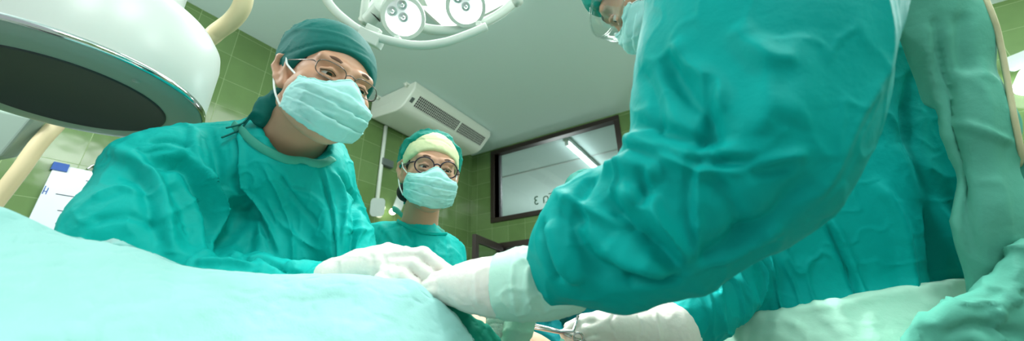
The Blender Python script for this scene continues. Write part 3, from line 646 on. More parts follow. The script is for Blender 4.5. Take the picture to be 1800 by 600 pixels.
def make_mask(par, H, m='mask', name='surgical_mask', nose=.0, wrinkle=3):
    nv, nu = 46, 56; V = np.zeros((nv, nu, 3))
    for i in range(nv):
        v = i/(nv-1)
        z = -.014-.102*v-.006*math.sin(v*3); y = np.interp(v, [0, .12, .35, .6, .8, .93, 1], [.109, .127, .134, .125, .115, .107, .094])
        zs = -.020-.060*v; ys = .048-.024*v**1.5+.003*math.sin(v*9)                         # side edge, gathered
        wid = .0675+.004*math.sin(math.pi*v)
        for j in range(nu):
            u = -1+2*j/(nu-1); th = abs(u)
            a = th*math.pi/2; x = math.copysign(wid*math.sin(a)**.92, u); c_ = math.cos(a)**.72
            nb = np.exp(-(u/.26)**2)*np.exp(-(v/.30)**2)*(.010)                  # bump over nose ridge
            yy = ys+(y-nb*0-.0-ys)*c_ - (1-np.exp(-(u/.35)**2))*np.exp(-(v/.22)**2)*.016*(1-th)
            zz = z+(zs-z)*th**1.7 + np.exp(-(u/.22)**2)*.012*np.exp(-(v/.15)**2) - th*(1-th)*.050*np.exp(-(v/.2)**2)
            pl = (((v*4.2+.12*math.sin(u*3)) % 1.)-.5)*-.0075*(math.sin(math.pi*min(1, v*1.1))**.4 if v < .9 else .5)*(1-.35*th)
            V[i, j] = (x, yy+pl, zz)
    W = H.wa(V.reshape(-1, 3)); mm = Mesh(W, np.array([(i*nu+j, i*nu+j+1, (i+1)*nu+j+1, (i+1)*nu+j) for i in range(nv-1) for j in range(nu-1)]))
    mm.crumple(.0022, .035, (1, 1, 1), wrinkle)
    mm.crumple(.0014, .014, (1, 1, 1), wrinkle+5)
    o = mm.build(name, M[m], par); s = o.modifiers.new('thick', 'SOLIDIFY'); s.thickness = .0016; s.offset = 0
    W = mm.V.reshape(nv, nu, 3)
    for j in (0, -1):
        MB().tube(W[::3, j], .0016, 8, flat=(H.M[:, 1], 1)).build('side_binding', M['maskw'], o, True)
    MB().tube(W[1, ::2]+H.M[:, 1]*.0008, .0018, 8).build('top_binding', M['maskw'] if False else M[m], o, True)
    for sx, j in ((-1, 0), (1, -1)):
        up = [W[1, j], H.w((sx*.080, .012, .004)), H.w((sx*.083, -.002, .022)), H.w((sx*.086, -.018, .024))]
        lo = [W[-2, j], H.w((sx*.079, .010, -.055)), H.w((sx*.084, -.010, -.030)), H.w((sx*.086, -.022, -.012))]
        MB().tube(spline(up, 8), .0019, 8).build('ear_loop', M['maskw'], o, True)
        MB().tube(spline(lo, 8), .0019, 8).build('ear_loop', M['maskw'], o, True)
    return o
def glasses(par, H, rx, ry, round_=True, m='metal', t=.0011, full=True, zc=-.004, drop=0.):
    g = empty_part = None
    rimset = MB(); lens = []
    for sx in (1, -1):
        c = np.array([sx*(rx+.0085), .1035, zc]); pts = []
        for k in range(40):
            a = 2*math.pi*k/40; ca, sa = math.cos(a), math.sin(a); e_ = 1. if round_ else .72
            x = rx*math.copysign(abs(ca)**e_, ca); z = ry*math.copysign(abs(sa)**e_, sa)
            xx = c[0]+x; pts.append(H.w((xx, c[1]-.35*max(0, abs(xx)-.012)**1.3*1.0*1.2+z*.12, c[2]+z)))
        rimset.tube(pts, t, 8, closed=True); lens.append(pts)
    rimset.tube(spline([H.w((.010, .1045, zc+.004)), H.w((0, .107, zc+.008)), H.w((-.010, .1045, zc+.004))], 6), t*1.2, 8)
    fr = rimset.build('spectacles', M[m], par, True)
    for pts in lens:
        n = len(pts); cc = np.mean(pts, 0)+H.M[:, 1]*.0012; MB().add([*pts, cc], [(i, (i+1) % n, n) for i in range(n)]).build('lens', M['lens'], fr, True)
    for sx in (1, -1):
        e = 2*rx+.0085; MB().tube(spline([H.w((sx*e, .0905, zc+ry*.35)), H.w((sx*(e+.006), .086, zc+.007)), H.w((sx*.077, .05, zc+.009)), H.w((sx*.081, .0, .016)), H.w((sx*.085, -.024, .012)), H.w((sx*.085, -.032, -.010))], 8), t*1.25, 8, flat=(H.M[:, 0], .6)).build('temple', M[m], fr, True)
    return fr
def cap_mesh(H, base=.010, puff=0, cutf=.046, cutb=-.035, seed=2, h=.004, extra=None, thick=.0, back=-.10):
    c = H.w((0, -.03, .05)); S = SDF(coords(c[0]-.19, c[0]+.19, h), coords(c[1]-.19, c[1]+.19, h), coords(c[2]-.19, c[2]+.19, h))
    S.ell(H.w((0, -.012, .042)), (.076+base, .093+base, .084+base), H.M, .0)
    if puff: S.ell(H.w((0, -.045, .06)), (.078+puff, .085+puff, .075+puff), H.M, .03)
    if extra: extra(S)
    a = np.array([0, .10, cutf]); b = np.array([0, back, cutb]); n = norm(np.cross([1, 0, 0], b-a)); n = n if n[2] < 0 else -n
    S.plane(H.w(a), H.M@n, .004)
    return S

def fine_grid(c, r, lo, hi, h=.004, H_=.018):
    return [coords(lo[i], hi[i], h, H_, c[i]-r, c[i]+r) for i in range(3)]
def body_mesh(H, chest, pelvis, arms, lo, hi, feet, lids=.3, female=False, h=.0036, neckr=.055, r=.135):
    S = SDF(*fine_grid(H.c, r, lo, hi, h)); add_head(S, H, female, lids)
    nk = np.asarray(chest)+np.array([0, 0, .16])
    S.cap(H.w((0, -.03, -.04)), nk, neckr, neckr+.008, .02); S.cap(H.w((0, -.035, -.03)), nk-np.array([0, 0, .04]), neckr*.9, neckr*1.2, .02)
    S.cap(nk-np.array([0, 0, .05]), chest+FF*.10, .045, .07, .03); S.cap(chest+FF*.10, pelvis, .07, .09, .03)
    for sh, *el in arms:
        S.cap(nk-np.array([0, 0, .07])+FF*.03, sh, .045, .04, .02); S.chain([sh, *el], np.linspace(.045, .026, len(el)+1), .02)
    for ft in feet:
        hp = np.asarray(pelvis)+(np.array([ft[0], ft[1], 0])-np.array([pelvis[0], pelvis[1], 0]))*.8; kn = np.array([(hp[0]*.4+ft[0]*.6), (hp[1]*.4+ft[1]*.6), .48])
        S.cap(hp, kn, .085, .055, .03); S.cap(kn, (ft[0], ft[1], .09), .052, .04, .02)
        S.cap((ft[0], ft[1], .06), (ft[0]+ft[2], ft[1]+ft[3], .045), .045, .04, .02)
    return S
def shoes(par, feet):
    for ft in feet:
        a = np.array([ft[0]-ft[2]*.15, ft[1]-ft[3]*.15, .05]); b = np.array([ft[0]+ft[2], ft[1]+ft[3], .042]); 
        lo, hi = np.minimum(a, b)-.1, np.maximum(a, b)+.1; S = SDF(coords(lo[0], hi[0], .007), coords(lo[1], hi[1], .007), coords(-.01, .16, .007))
        S.cap(a, b, .055, .05, .02); S.cap(a, a+np.array([0, 0, .05]), .052, .05, .02); S.plane((0, 0, 0.004), (0, 0, -1)); S.mesh().build('shoe', M['white'], par)
#@@PEOPLE
# ------------------------------------------------------------------ surgeon at left
def gown_bounds(pts, m): a = np.array(pts); return a.min(0)-m, a.max(0)+m
def xy(p, z): return np.array([p[0], p[1], z])

A = Head(573, 157, .735, 31, 16, -21)
nkA = P(512, 238, .80); chA = nkA-np.array([0, 0, .16]); plA = xy(P(505, 560, .84), .98)
ftA = [(plA[0]-.06, plA[1]-.10, .12, -.14), (plA[0]+.10, plA[1]+.07, .13, -.14)]
sA = [P(372, 296, .76), P(296, 326, .68), P(240, 405, .60), P(250, 440, .60), P(420, 510, .60), P(562, 500, .62)]
sB = [P(548, 308, .78), P(605, 420, .76), P(650, 530, .70)]
pa = empty('person', (plA[0], plA[1], 0), 'person in teal gown, dark tied cap and thin metal spectacles bending over the patient', 'person')
S = body_mesh(A, chA, plA, [(P(390, 290, .80), P(245, 440, .62), P(430, 512, .605), P(600, 492, .63)), (P(540, 315, .80), P(600, 430, .77), P(655, 520, .69))], (-1.35, -.25, 0), (-.3, .9, 1.95), ftA, lids=.46)
bodyA = S.mesh(1).build('body', M['skin'], pa)
eyes(pa, A, (-.15, -.35)); brows(pa, A); lashes(pa, A, .46)
S = cap_mesh(A, .0035, 0, .09, .0, h=.005); S.D = -np.minimum(-S.D, 1)  # hair shows below the cap
S = SDF(*[coords(A.c[i]-.17, A.c[i]+.17, .004) for i in range(3)]); S.ell(A.w((0, -.012, .042)), (.0785, .0955, .0865), A.M, 0)
S.plane(A.w((0, .048, 0)), A.M@norm([0, 1, .15]), .004); S.plane(A.w((0, 0, -.012)), A.M@norm([0, .25, -1]), .004); S.mesh(1).build('hair', M['hair'], pa)
def knot(S):
    S.ell(A.w((.050, -.070, -.045)), (.026, .030, .024), A.M, .012); S.ell(A.w((.066, -.078, -.066)), (.020, .022, .026), A.M, .006); S.ell(A.w((.055, -.09, -.082)), (.018, .020, .02), A.M, .006)
    S.ell(A.w((.0, -.10, -.008)), (.05, .03, .03), A.M, .02); S.ell(A.w((.006, -.030, .062)), (.080, .092, .088), A.M, .02)
S = cap_mesh(A, .0075, .012, .066, -.075, h=.0036, back=-.11); knot(S)
m = S.mesh(2); lm = lambda V: 1.0+0*V[:, 0]
loc = lambda V: (V-A.c)@A.M
m.crumple(.006, .05, (1, 1, 1), 3, lambda V: np.clip(.25-loc(V)[:, 1]*9, .12, 1)).crumple(.0025, .018, (1, 1, 1), 9, lambda V: np.clip(.1-loc(V)[:, 1]*12, .1, 1))
m.folds([([(478, 110), (520, 88), (570, 76), (620, 86), (648, 100)], .0025, -.0022), ([(500, 60), (540, 52), (600, 62), (645, 88)], .004, .002), ([(480, 95), (510, 60), (560, 38)], .006, .003), ([(470, 130), (478, 90), (500, 55)], .005, -.004)])
cpA = m.build('surgical_cap', M['cap'], pa)
for k in range(2):
    MB().tube(spline([A.w((.066, -.085, -.06)), A.w((.078, -.10, -.080-.012*k)), A.w((.085, -.10, -.105-.014*k)), A.w((.105, -.10, -.125-.02*k))], 8), .005, 8, flat=(A.M[:, 0], .35)).build('cap_tie', M['cap'], cpA, True)
make_mask(pa, A, wrinkle=4)
glasses(pa, A, .0250, .0150, False, 'metal', .0009, zc=-.003)

lo, hi = np.array([-1.32, -.05, .35]), np.array([-.38, .95, 1.72])
tgrid = lambda lo, hi, z0, h: (coords(lo[0], hi[0], h), coords(lo[1], hi[1], h), coords(lo[2], hi[2], h, .02, z0, hi[2]-.01))
S = SDF(*tgrid(lo, hi, 1.05, .0062)); fl = (norm(FF*[1, 1, .2]), .72)
S.cap(P(485, 330, .84), P(500, 470, .84), .175, .19, .05, flat=fl)
S.cap(P(500, 470, .84), xy(plA, .9), .19, .19, .05); S.cap(xy(plA, .9), xy(plA, .42), .19, .23, .04)
S.cap(nkA-np.array([0, 0, .07]), P(380, 296, .77), .080, .074, .06); S.cap(nkA-np.array([0, 0, .07]), sB[0], .08, .062, .05)
S.chain(sA[:3], [.080, .079, .075], .05); S.cap(P(300, 300, .70), P(340, 400, .69), .075, .078, .04); S.cap(sA[2], sA[3], .078, .07, .04)
S.chain(sA[3:], [.07, .056, .036], .04)
S.chain(sB, [.054, .050, .045], .03)
S.cap(P(258, 300, .69), P(335, 272, .74), .044, .046, .03)
S.cap(nkA+np.array([0, 0, .11]), nkA-np.array([0, 0, -.035]), .075, .070, .008, '-'); S.cap(A.w((0, -.02, -.09)), nkA-np.array([0, 0, -.015]), .064, .064, .008, '-')
m = S.mesh(3).subdiv()
m.folds([
 ([(254, 290), (321, 290), (352, 329), (375, 376), (383, 440)], .014, -.020), ([(262, 278), (325, 278), (362, 320), (388, 372), (394, 440)], .010, .012),
 ([(197, 262), (254, 293), (280, 335), (290, 386), (311, 448)], .011, .014), ([(215, 300), (248, 320), (268, 360), (275, 430)], .014, -.010),
 ([(337, 293), (368, 324), (399, 381), (404, 410)], .008, .010), ([(300, 320), (330, 370), (345, 440)], .016, -.010),
 ([(415, 225), (417, 293), (414, 324), (440, 360), (461, 397), (481, 448)], .006, -.009), ([(423, 225), (426, 290), (428, 330), (452, 362), (474, 400), (492, 448)], .006, .006),
 ([(425, 345), (418, 380), (400, 420), (398, 450)], .016, -.026), ([(440, 370), (436, 410), (432, 460)], .014, -.014),
 ([(559, 285), (574, 340), (585, 397), (588, 480)], .0035, -.006), ([(566, 285), (581, 340), (592, 397), (595, 480)], .005, .004),
 ([(460, 285), (492, 345), (512, 407), (515, 470)], .006, .006), ([(490, 300), (520, 350), (560, 400)], .006, -.005), ([(500, 330), (545, 340), (575, 365)], .005, .004),
 ([(595, 305), (626, 355), (622, 410), (605, 475)], .010, -.014), ([(585, 300), (608, 360), (603, 440)], .008, .008), ([(470, 350), (500, 400), (560, 440)], .006, .005),
 ([(340, 225), (345, 270), (372, 330)], .007, .007), ([(365, 225), (380, 280), (390, 340)], .009, -.008), ([(260, 250), (300, 245), (340, 262)], .007, -.008), ([(240, 268), (290, 262), (330, 275)], .006, .007),
 ([(160, 350), (210, 330), (250, 340)], .008, .006), ([(150, 395), (220, 380), (285, 400)], .008, -.005), ([(345, 462), (400, 458), (450, 470)], .007, .008), ([(430, 455), (460, 450), (500, 475), (530, 482)], .006, -.008),
 ([(640, 400), (625, 430), (618, 480)], .006, .007)], gain=1.3, ws=.85); m.relax(1)
m.crumple(.0036, .085, (1, 1, 1.5), 5).crumple(.0020, .035, (1, 1, 1.3), 11).crumple(.0006, .015, (1, 1, 1.3), 12)
m.build('gown', M['gown'], pa)
def collar(pts, r, name, m_, par, S_, flat=.4, off=.004):
    bv = S_.bvh(); out = []
    for a, b, _ in spline([(x, y, 0) for x, y in pts], 5):
        h = bv.ray_cast(Vector(CAM), Vector(norm(ray(a, b))), 5)
        if h[0] is not None: out.append(np.array(h[0])+np.array(h[1])*off)
    o_ = np.array(out)
    for _ in range(2): o_[1:-1] = (o_[:-2]+o_[2:]+2*o_[1:-1])/4
    return MB().tube(o_, r, 10, flat=(FF, flat)).build(name, m_, par, True)
collar([(412, 222), (424, 231), (440, 246), (470, 267), (503, 282), (535, 287), (562, 290), (584, 280)], .0085, 'collar', M['collar'], pa, m)
shoes(pa, ftA)

# gloves: a hand is a palm mass with five separate fingers
def glove(name, par, arm, ra, palm, rp, fingers, h=.0028, m_='glove', crump=.0005, pre=None):
    allp = list(arm)+list(palm)+[q for f_, _ in fingers for q in f_]; lo, hi = gown_bounds(allp, .07)
    S = SDF(*[coords(lo[i], hi[i], h) for i in range(3)]); S.chain(arm, ra, .012); S.chain(palm, rp, .016)
    F_ = []
    for q, r_ in fingers:
        S2_ = SDF(S.x, S.y, S.z); S2_.chain(q, np.linspace(r_, r_*.82, len(q)), .004); F_.append(S2_.D)
    Fd = F_[0]
    for q in F_[1:]: Fd = np.minimum(Fd, q)
    h_ = np.clip(.5+.5*(Fd-S.D)/.007, 0, 1); S.D = (Fd*(1-h_)+S.D*h_-.007*h_*(1-h_)).astype(np.float32)
    m = S.mesh(2)
    if pre: m.folds(pre)
    m.crumple(crump*1.6, .03, (1, 1, 1), 21).crumple(crump*.6, .01, (1, 1, 1), 22)
    return m.build(name, M[m_], par)
d = .60
glove('glove', pa, [P(545, 506, .62), P(590, 490, .62), P(630, 474, .62)], [.031, .032, .030], [P(630, 474, .62), P(665, 468, .62), P(690, 466, .62)], [.030, .031, .026],
      [([P(695, 452, .61), P(744, 447, .60), P(767, 465, .595), P(792, 481, .595)], .0132), ([P(690, 466, .60), P(727, 466, .585), P(750, 483, .58), P(774, 499, .58)], .0128),
       ([P(680, 480, .585), P(708, 486, .57), P(728, 502, .565), P(745, 520, .565)], .0128), ([P(670, 492, .575), P(692, 506, .56), P(710, 522, .555), P(722, 540, .555)], .012),
       ([P(655, 455, .62), P(681, 440, .625), P(715, 446, .635), P(745, 465, .64)], .0125)],
      pre=[([(650, 445), (656, 465), (650, 485)], .004, -.002), ([(672, 445), (680, 470), (675, 490)], .004, -.002)])
glove('glove', pa, [P(655, 545, .70), P(690, 520, .68)], [.030, .030], [P(690, 520, .68), P(745, 505, .66)], [.032, .028],
      [([P(740, 492, .66), P(775, 485, .65), P(800, 492, .64)], .011), ([P(742, 502, .65), P(780, 497, .64), P(805, 505, .63)], .011), ([P(742, 512, .65), P(780, 510, .64), P(800, 518, .63)], .011),
       ([P(740, 522, .65), P(772, 524, .64), P(790, 530, .63)], .0105), ([P(715, 500, .66), P(740, 485, .64), P(765, 480, .63)], .011)])

# ------------------------------------------------------------------ woman behind
B = Head(755, 308, 1.09, 11, 9, -16)
nkB = P(738, 385, 1.13); chB = nkB-np.array([0, 0, .16]); plB = xy(P(735, 560, 1.2), .95)
ftB = [(plB[0]-.08, plB[1]-.03, .1, -.16), (plB[0]+.09, plB[1]+.04, .1, -.16)]
pb = empty('person', (plB[0], plB[1], 0), 'person in teal gown, cap with cream band and round dark spectacles', 'person')
shB = [P(672, 425, 1.15), P(655, 520, 1.12), P(730, 560, .98)]; shC = [P(783, 452, 1.15), P(800, 540, 1.12), P(760, 570, .98)]
S = body_mesh(B, chB, plB, [tuple(shB), tuple(shC)], (-1.5, .2, 0), (-.5, 1.25, 1.9), ftB, lids=.46, female=True, neckr=.044, h=.0036)
S.mesh(1).build('body', M['skin'], pb); eyes(pb, B, (-.1, -.35)); brows(pb, B); lashes(pb, B, .46)
S = SDF(*[coords(B.c[i]-.16, B.c[i]+.16, .004) for i in range(3)]); S.ell(B.w((0, -.012, .042)), (.079, .096, .087), B.M, 0)
S.plane(B.w((0, .035, 0)), B.M@norm([0, 1, .1]), .004); S.plane(B.w((0, 0, -.03)), B.M@norm([0, .1, -1]), .004); S.cap(B.w((.05, -.06, -.05)), B.w((-.03, -.08, -.05)), .03, .03, .01); S.mesh(1).build('hair', M['hair'], pb)
def bouf(S): S.ell(B.w((.0, -.075, -.02)), (.07, .05, .10), B.M, .03); S.ell(B.w((0, -.03, .07)), (.085, .09, .065), B.M, .03)
c = B.w((0, -.03, .05)); S = SDF(*[coords(c[i]-.19, c[i]+.19, .004) for i in range(3)])
S.ell(B.w((0, -.030, .045)), (.089, .100, .099), B.M, 0); bouf(S); n = norm([0, .115, -.085]); S.plane(B.w((0, .050, .112)), B.M@n, .004)
n = norm([0, .62, -1]); 
m = S.mesh(2); m.crumple(.006, .05, (1, 1, 1), 31).crumple(.002, .02, (1, 1, 1), 33)
# cut the face opening by lowering the front half
m.build('surgical_cap', M['capn'], pb)
S = cap_mesh(B, .0085, 0, .060, -.012, h=.0036, back=-.04)
m = S.mesh(2).crumple(.0015, .03, (1, 1, 1), 35); m.folds([([(705, 262), (735, 246), (775, 247), (797, 262)], .003, -.002)]); m.build('head_band', M['cream'], pb)
make_mask(pb, B, wrinkle=14)
glasses(pb, B, .0255, .0225, True, 'plumframe', .0019, zc=-.004)
lo, hi = np.array([-1.42, .45, .4]), np.array([-.55, 1.2, 1.6]); S = SDF(*tgrid(lo, hi, 1.05, .0072)); fl = (norm([.55, -.8, 0]), .62)
S.cap(nkB-np.array([0, 0, .2]), xy(plB, 1.0), .155, .16, .05, flat=fl); S.cap(xy(plB, 1.), xy(plB, .46), .15, .2, .04)
S.cap(nkB-np.array([0, 0, .065]), shB[0], .06, .055, .04); S.cap(nkB-np.array([0, 0, .065]), shC[0], .06, .052, .04)
S.chain(shB, [.06, .055, .04], .03); S.chain(shC, [.056, .05, .04], .03)
S.cap(nkB+np.array([0, 0, .10]), nkB-np.array([0, 0, -.015]), .058, .055, .008, '-'); S.cap(B.w((0, -.02, -.08)), nkB-np.array([0, 0, -.005]), .052, .054, .008, '-')
m = S.mesh(3); m.folds([([(665, 395), (690, 420), (700, 470)], .008, .007), ([(720, 410), (728, 440), (720, 480)], .008, -.007), ([(700, 400), (740, 440), (790, 450)], .006, .005), ([(786, 420), (790, 450), (795, 480)], .005, -.006), ([(765, 430), (770, 470)], .006, .005)])
m.crumple(.005, .07, (1, 1, 1.5), 41).crumple(.0025, .03, (1, 1, 1.2), 43); m.build('gown', M['gown'], pb)
collar([(668, 372), (682, 377), (700, 390), (722, 403), (745, 410), (768, 413), (783, 413)], .006, 'collar', M['gown'], pb, m, .5)
def rear_collar(par, c, r, up, name='inner_collar'): pass
MB().tube(spline([P(692, 368, 1.15), P(700, 372, 1.13), P(708, 380, 1.11), P(722, 390, 1.09)], 8), .011, 12, flat=(RR, .5)).build('inner_collar', M['collar'], pb, True)
MB().tube(spline([P(752, 372, 1.1), P(758, 390, 1.1), P(768, 402, 1.1), P(780, 410, 1.11)], 8), .010, 12, flat=(RR, .5)).build('inner_collar', M['collar'], pb, True)
shoes(pb, ftB)

# ------------------------------------------------------------------ person hidden behind the big sleeve
G = Head(1031, 366, 1.45, 0, -10, 12)
nkG = P(1050, 420, 1.5); chG = nkG-np.array([0, 0, .16]); plG = xy(P(1075, 560, 1.55), .95); ftG = [(plG[0]-.1, plG[1]-.0, -.08, -.16), (plG[0]+.1, plG[1]+.03, -.08, -.16)]
pg = empty('person', (plG[0], plG[1], 0), 'person mostly hidden behind the large sleeve, only teal cap top and lower gown showing', 'person')
aG1 = [P(965, 480, 1.45), P(950, 580, 1.35), P(1000, 640, 1.2)]; aG2 = [P(1150, 480, 1.45), P(1175, 580, 1.35), P(1110, 640, 1.2)]
S = body_mesh(G, chG, plG, [tuple(aG1), tuple(aG2)], (-1.1, .7, 0), (.4, 1.9, 1.95), ftG, h=.005); S.mesh(1).build('body', M['skin'], pg); eyes(pg, G)
S = cap_mesh(G, .010, .014, .05, -.06, h=.005); S.mesh(2).crumple(.005, .05, (1, 1, 1), 51).build('surgical_cap', M['capn'], pg); make_mask(pg, G, wrinkle=24)
lo, hi = np.array([-1.1, .85, .4]), np.array([.35, 1.95, 1.62]); S = SDF(*tgrid(lo, hi, 1.0, .009)); fl = (norm([.3, -1, 0]), .62)
S.cap(nkG-np.array([0, 0, .2]), xy(plG, 1.0), .19, .20, .05, flat=fl); S.cap(xy(plG, 1.), xy(plG, .46), .17, .22, .04)
S.cap(nkG-np.array([0, 0, .07]), aG1[0], .07, .07, .04); S.cap(nkG-np.array([0, 0, .07]), aG2[0], .07, .07, .04); S.chain(aG1, [.075, .07, .05], .03); S.chain(aG2, [.075, .07, .05], .03)
m = S.mesh(3); m.folds([([(955, 520), (960, 550), (975, 580)], .01, .012), ([(975, 515), (985, 545), (990, 580)], .014, -.02), ([(940, 570), (965, 560), (990, 575)], .01, .012), ([(1140, 530), (1150, 510), (1165, 505)], .01, .012), ([(1120, 550), (1160, 530), (1185, 510)], .012, -.014)])
m.crumple(.010, .09, (1, 1, 1.5), 53).crumple(.005, .04, (1, 1, 1), 55); m.build('gown', M['gown_far'], pg); shoes(pg, ftG)

# ------------------------------------------------------------------ surgeon at right, nearest the camera
D = Head(1120.8, -30.2, .78, -143.1, -66.4, -69.9)
chD = P(1400, -20, .86); nkD = chD+np.array([0, 0, .10]); plD = xy(P(1460, 560, .86), .98)
ftD = [(plD[0]-.02, plD[1]-.12, -.2, -.02), (plD[0]+.03, plD[1]+.12, -.2, .0)]
pd = empty('person', (plD[0], plD[1], 0), 'person in teal gown and clear goggles leaning in from the right', 'person')
arm = [P(1480, -40, .52), P(1250, 330, .44), P(905, 503, .555)]; arm2 = [P(1380, 60, .95), P(1330, 480, .84), P(1120, 576, .73)]
S = SDF(*fine_grid(D.c, .13, (-.6, .1, 0), (.75, 1.4, 2.1), .004)); add_head(S, D, False, .2)
S.cap(D.w((0, -.03, -.04)), P(1290, -30, .84), .055, .07, .02); S.cap(P(1290, -30, .84), chD+FF*.06, .06, .08, .05); S.cap(chD+FF*.06, plD+FF*.05, .09, .09, .05)
for a_ in (arm, arm2): S.cap(chD, a_[0], .08, .05, .04); S.cap(a_[0], a_[1], .046, .038, .02); S.cap(a_[1], a_[2], .036, .024, .015)
for ft in ftD:
    hp = np.array([ft[0]*.8+plD[0]*.2, ft[1]*.8+plD[1]*.2, .95]); kn = np.array([ft[0], ft[1], .48]); S.cap(hp, kn, .085, .055, .03); S.cap(kn, (ft[0], ft[1], .09), .052, .04, .02); S.cap((ft[0], ft[1], .06), (ft[0]+ft[2], ft[1]+ft[3], .045), .045, .04, .02)
S.mesh(1).build('body', M['skin'], pd); eyes(pd, D, (0, -.25)); brows(pd, D)
m = cap_mesh(D, .010, .010, .060, -.05, h=.0045).mesh(2); m.crumple(.004, .05, (1, 1, 1), 61); m.build('surgical_cap', M['capn'], pd)
make_mask(pd, D, wrinkle=66)
# wrap-round clear goggles
nu, nv = 30, 12; V = []
for i in range(nv):
    for j in range(nu):
        th = -1.45+2.9*j/(nu-1); v = i/(nv-1); z = .036-.070*v; rr = 1+.05*math.sin(math.pi*v)
        V.append(((.088*math.sin(th))*rr, (.020+.108*math.cos(th)**.8-.012*v*math.cos(th))*rr, z+.012*(1-math.cos(th))))
gg = Mesh(D.wa(V), np.array([(i*nu+j, i*nu+j+1, (i+1)*nu+j+1, (i+1)*nu+j) for i in range(nv-1) for j in range(nu-1)])).build('goggles', M['clear'], pd); s = gg.modifiers.new('t', 'SOLIDIFY'); s.thickness = .002
W = D.wa(V).reshape(nv, nu, 3); ring = np.concatenate([W[0], W[1:, -1], W[-1, ::-1][1:], W[1:-1, 0][::-1]]); MB().tube(ring, .0022, 8, closed=True).build('goggles_rim', M['clear'], gg, True)
MB().tube(spline([D.w((.010, .112, -.030)), D.w((.009, .108, -.010)), D.w((0, .110, -.002)), D.w((-.009, .108, -.010)), D.w((-.010, .112, -.030))], 6), .003, 8).build('nose_piece', M['maskw'], gg, True)

lo, hi = np.array([-.62, .12, .30]), np.array([.62, 1.35, 1.98]); S = SDF(coords(lo[0], hi[0], .006), coords(lo[1], hi[1], .006), coords(lo[2], hi[2], .006, .02, .98, hi[2]-.02))
fl = (norm(FF*[1, 1, .1]), .62)
def torso(S, e=0.):
    S.cap(P(1440, -60, .92), P(1478, 300, .90), .24+e, .28+e, .06, flat=fl); S.cap(P(1478, 300, .90), P(1475, 640, .88), .30+e, .335+e, .06, flat=fl)
    S.cap(xy(plD, 1.0), xy(plD, .42), .26+e, .26+e, .05)
torso(S)
S.cap(P(1590, 60, .86), P(1640, 560, .80), .10, .13, .03, flat=(FF, .7))
S.chain([P(1310, 470, .84), P(1240, 545, .76), P(1192, 574, .735)], [.07, .057, .043], .02)
D0 = S.D.copy(); S.D[:] = 9
S.chain([P(1430, -90, .54), P(1335, 70, .46), P(1325, 190, .44), P(1278, 280, .425), P(1150, 400, .44), P(1040, 425, .485), P(978, 480, .535)], [.13, .105, .102, .098, .074, .062, .049], .05)
S.cap(P(1285, -5, .50), P(1202, 190, .46), .056, .053, .04); S.cap(P(1290, -40, .52), P(1300, 100, .46), .12, .11, .05)
S.chain([P(1035, 482, .475), P(1090, 480, .455), P(1165, 430, .44)], [.034, .040, .045], .03)
S.cap(P(1020, 372, .49), P(972, 430, .52), .038, .028, .025); S.cap(P(1150, 345, .45), P(1060, 345, .48), .045, .036, .03)
S.cap(P(1390, 215, .46), P(1420, 80, .48), .05, .06, .05)
A_, k = S.D, .012; h = np.clip(.5+.5*(D0-A_)/k, 0, 1); S.D = D0*(1-h)+A_*h-k*h*(1-h)
S.cap(D.w((0, -.03, -.09)), P(1215, 0, .82), .07, .062, .01, '-')
m = S.mesh(4).subdiv()
